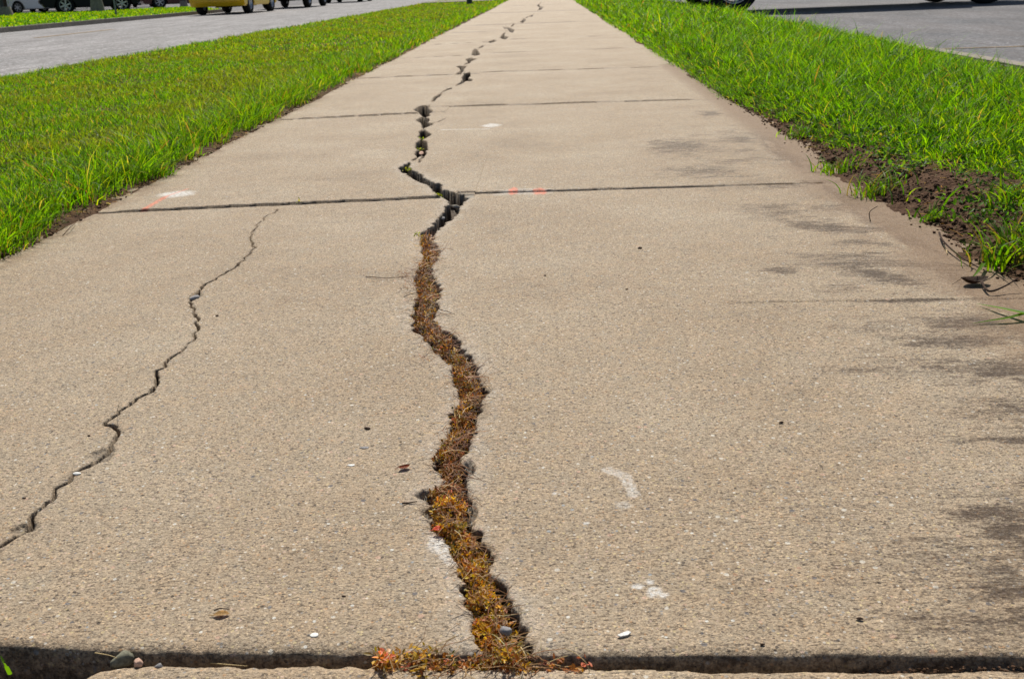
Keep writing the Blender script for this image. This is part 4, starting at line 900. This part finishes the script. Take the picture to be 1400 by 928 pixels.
vehicle('parked_car', 'small white car far back at the left between the trees', 'car', c, rz_, M['white'], 'hatch', 2.6, 1.5, .32, 4.2, 1.75, .22, .88, 1.45, 'cars in the far car park')
c, rz_, wb_ = side_on(60, 84, 57, 61, -.085)
vehicle('parked_car', 'silver car far back just left of the black off-roader', 'car', c, rz_, M['silver'], 'hatch', 2.6, 1.5, .32, 4.2, 1.75, .22, .88, 1.45, 'cars in the far car park')
c, rz_, wb_ = side_on(188, 204, 64, 68, -.085)
vehicle('parked_car', 'white car far back in the gap between the two dark cars', 'car', c, rz_, M['white'], 'hatch', 2.6, 1.5, .32, 4.2, 1.75, .22, .88, 1.45, 'cars in the far car park')
# pickup on the right
a_ = math.atan2(-.1, -1)
ctr = Vector((7.2, 17.3, LZ))+Vector((math.cos(a_), math.sin(a_), 0))*2.1+Vector((-math.sin(a_), math.cos(a_), 0))*-.85
vehicle('parked_truck', 'long silver pickup parked nose to the kerb in the right car park', 'truck', ctr, a_, M['silver'], 'pickup', 4.2, 1.7, .42, 6.1, 2.0, .42, 1.15, 1.95)

# ------------------------------------------------------------------ street furniture
def lamp(px, yw, z, base_r, bh, label, poleh=6.5):
    c = at(px, yw, z); t = empty('street_lamp', c); tag(t, label, 'street lamp', 'lamp posts on concrete bases')
    bm = bmesh.new(); add_cyl(bm, (0, 0, -.1), (0, 0, bh), base_r, base_r*.72, 24); bmesh.ops.bevel(bm, geom=[e for e in bm.edges if e.verts[0].co.z > bh-.01 and e.verts[1].co.z > bh-.01], offset=.03, segments=2, affect='EDGES'); bm_obj('base', bm, M['cast'], t)
    bm = bmesh.new(); add_box(bm, (0, 0, bh+.015), (.28, .28, .03), .004); bm_obj('base_plate', bm, M['darkmetal'], t)
    bm = bmesh.new(); add_cyl(bm, (0, 0, bh+.03), (0, 0, poleh), .075, .055, 14); bm_obj('pole', bm, M['darkmetal'], t)
    bm = bmesh.new(); add_box(bm, (.35, 0, poleh), (.8, .3, .1), .03); bm_obj('lamp_head', bm, M['darkmetal'], t)
lamp(134, 43.0, 0, .31, .46, 'dark lamp post on a round concrete base in front of the black off-roader')
lamp(252, 50.5, -.085, .22, .34, 'dark lamp post on a small concrete base just left of the yellow car')
lamp(5, 41.5, 0, .42, .32, 'dark lamp post on a wide low concrete base at the far left edge')
c = at(159, 33.5, 0); t = empty('sign_post', c); tag(t, 'thin grey steel sign post standing in the far lawn', 'sign post')
bm = bmesh.new(); add_box(bm, (0, 0, 1.1), (.055, .035, 2.4), .004); bm_obj('post', bm, M['steel'], t)
bm = bmesh.new(); add_box(bm, (0, -.025, 2.05), (.30, .004, .45), .001); bm_obj('sign_plate', bm, M['white'], t)
c = at(642, 27.5, .02); t = empty('utility_post', c); tag(t, 'short dark green marker post in the grass far up the left verge', 'marker post')
bm = bmesh.new(); add_cyl(bm, (0, 0, -.05), (0, 0, .85), .075, .075, 16); bm_obj('post', bm, M['greenpaint'], t)
bm = bmesh.new(); add_cyl(bm, (0, 0, .85), (0, 0, .95), .085, .03, 16); bm_obj('cap', bm, M['greenpaint'], t)

# ------------------------------------------------------------------ far trees and building
def tree(px, yw, h, cr, label, seed, cols, trunk=.16, low=.15):
    c = at(px, yw, -.085); t = empty('tree', c); tag(t, label, 'tree', 'trees behind the far car park'); rr = np.random.default_rng(seed)
    bm = bmesh.new(); add_cyl(bm, (0, 0, -.1), (0, 0, h*.35), trunk, trunk*.7, 10); add_cyl(bm, (0, 0, h*.33), (.1, .05, h*.8), trunk*.7, trunk*.2, 8)
    for k in range(6):
        a = k*1.05+seed; add_cyl(bm, (0, 0, h*(.25+.07*k)), (math.cos(a)*cr*.7, math.sin(a)*cr*.7, h*(.40+.08*k)), trunk*.35, trunk*.08, 6)
    bm_obj('trunk', bm, M['bark'], t)
    n = 4200; cl = rr.normal(0, 1, (46, 3)); cl /= np.linalg.norm(cl, axis=1)[:, None]; cl *= rr.uniform(.45, 1, (46, 1)); cl = cl*np.array([cr, cr, h*(1-low)*.5])+np.array([0, 0, h*(low+(1-low)*.5)])
    idx = rr.integers(0, 46, n); pos = cl[idx]+rr.normal(0, cr*.16, (n, 3))
    tone = palette(46, cols, [1]*len(cols), rr, .2)[idx]
    V, F, cc = leaves(pos, rr.uniform(.12, .26, n), rr.uniform(.4, .7, n), rr, np.clip(tone*(1+.15*rr.standard_normal((n, 1))), .005, .8), 1.0)
    link('crown', qmesh('crown', V, F, False, {'Col': cc}), M['tree_leaf'], t)
DK = [(.02, .05, .012), (.03, .07, .015), (.015, .04, .01)]; BR_ = [(.12, .22, .02), (.09, .17, .02), (.16, .26, .03)]
tree(10, 52, 4.5, 1.3, 'small bright yellow green tree at the far left edge', 2, BR_, .10, .12)
tree(-40, 56, 8, 4, 'dark broad tree outside the left corner of the car park', 3, DK, .2, .05)
tree(26, 62, 8, 3.8, 'dark green tree behind the small white car', 4, DK, .2, .03)
tree(58, 66, 8, 3.4, 'mid dark tree left of the silver car', 5, DK+[(.05, .08, .02)], .2, .03)
tree(100, 70, 9, 4, 'dark tree directly behind the black off-roader', 6, DK, .2, .03)
tree(190, 84, 9, 4, 'dark tree showing through the gap behind the white car', 7, DK, .2, .03)
c = at(50, 125, -.085); t = empty('building', c, R(25)); tag(t, 'low brick building far behind the trees at the left', 'building')
bm = bmesh.new(); add_box(bm, (0, 0, 3.2), (90, 14, 6.6), .05); bm_obj('wall', bm, M['brick'], t)
bm = bmesh.new(); add_box(bm, (0, 0, 6.7), (90.6, 14.6, .4), .03); bm_obj('roof', bm, M['stucco'], t)
for k in range(20):
    bm = bmesh.new(); add_box(bm, (-42+k*4.4, -7.02, 1.9), (2.6, .12, 2.6), .01); wn = bm_obj('window', bm, M['stucco'], t)
    bm = bmesh.new(); add_box(bm, (-42+k*4.4, -7.09, 1.9), (2.4, .06, 2.4)); bm_obj('pane', bm, M['glass'], wn)
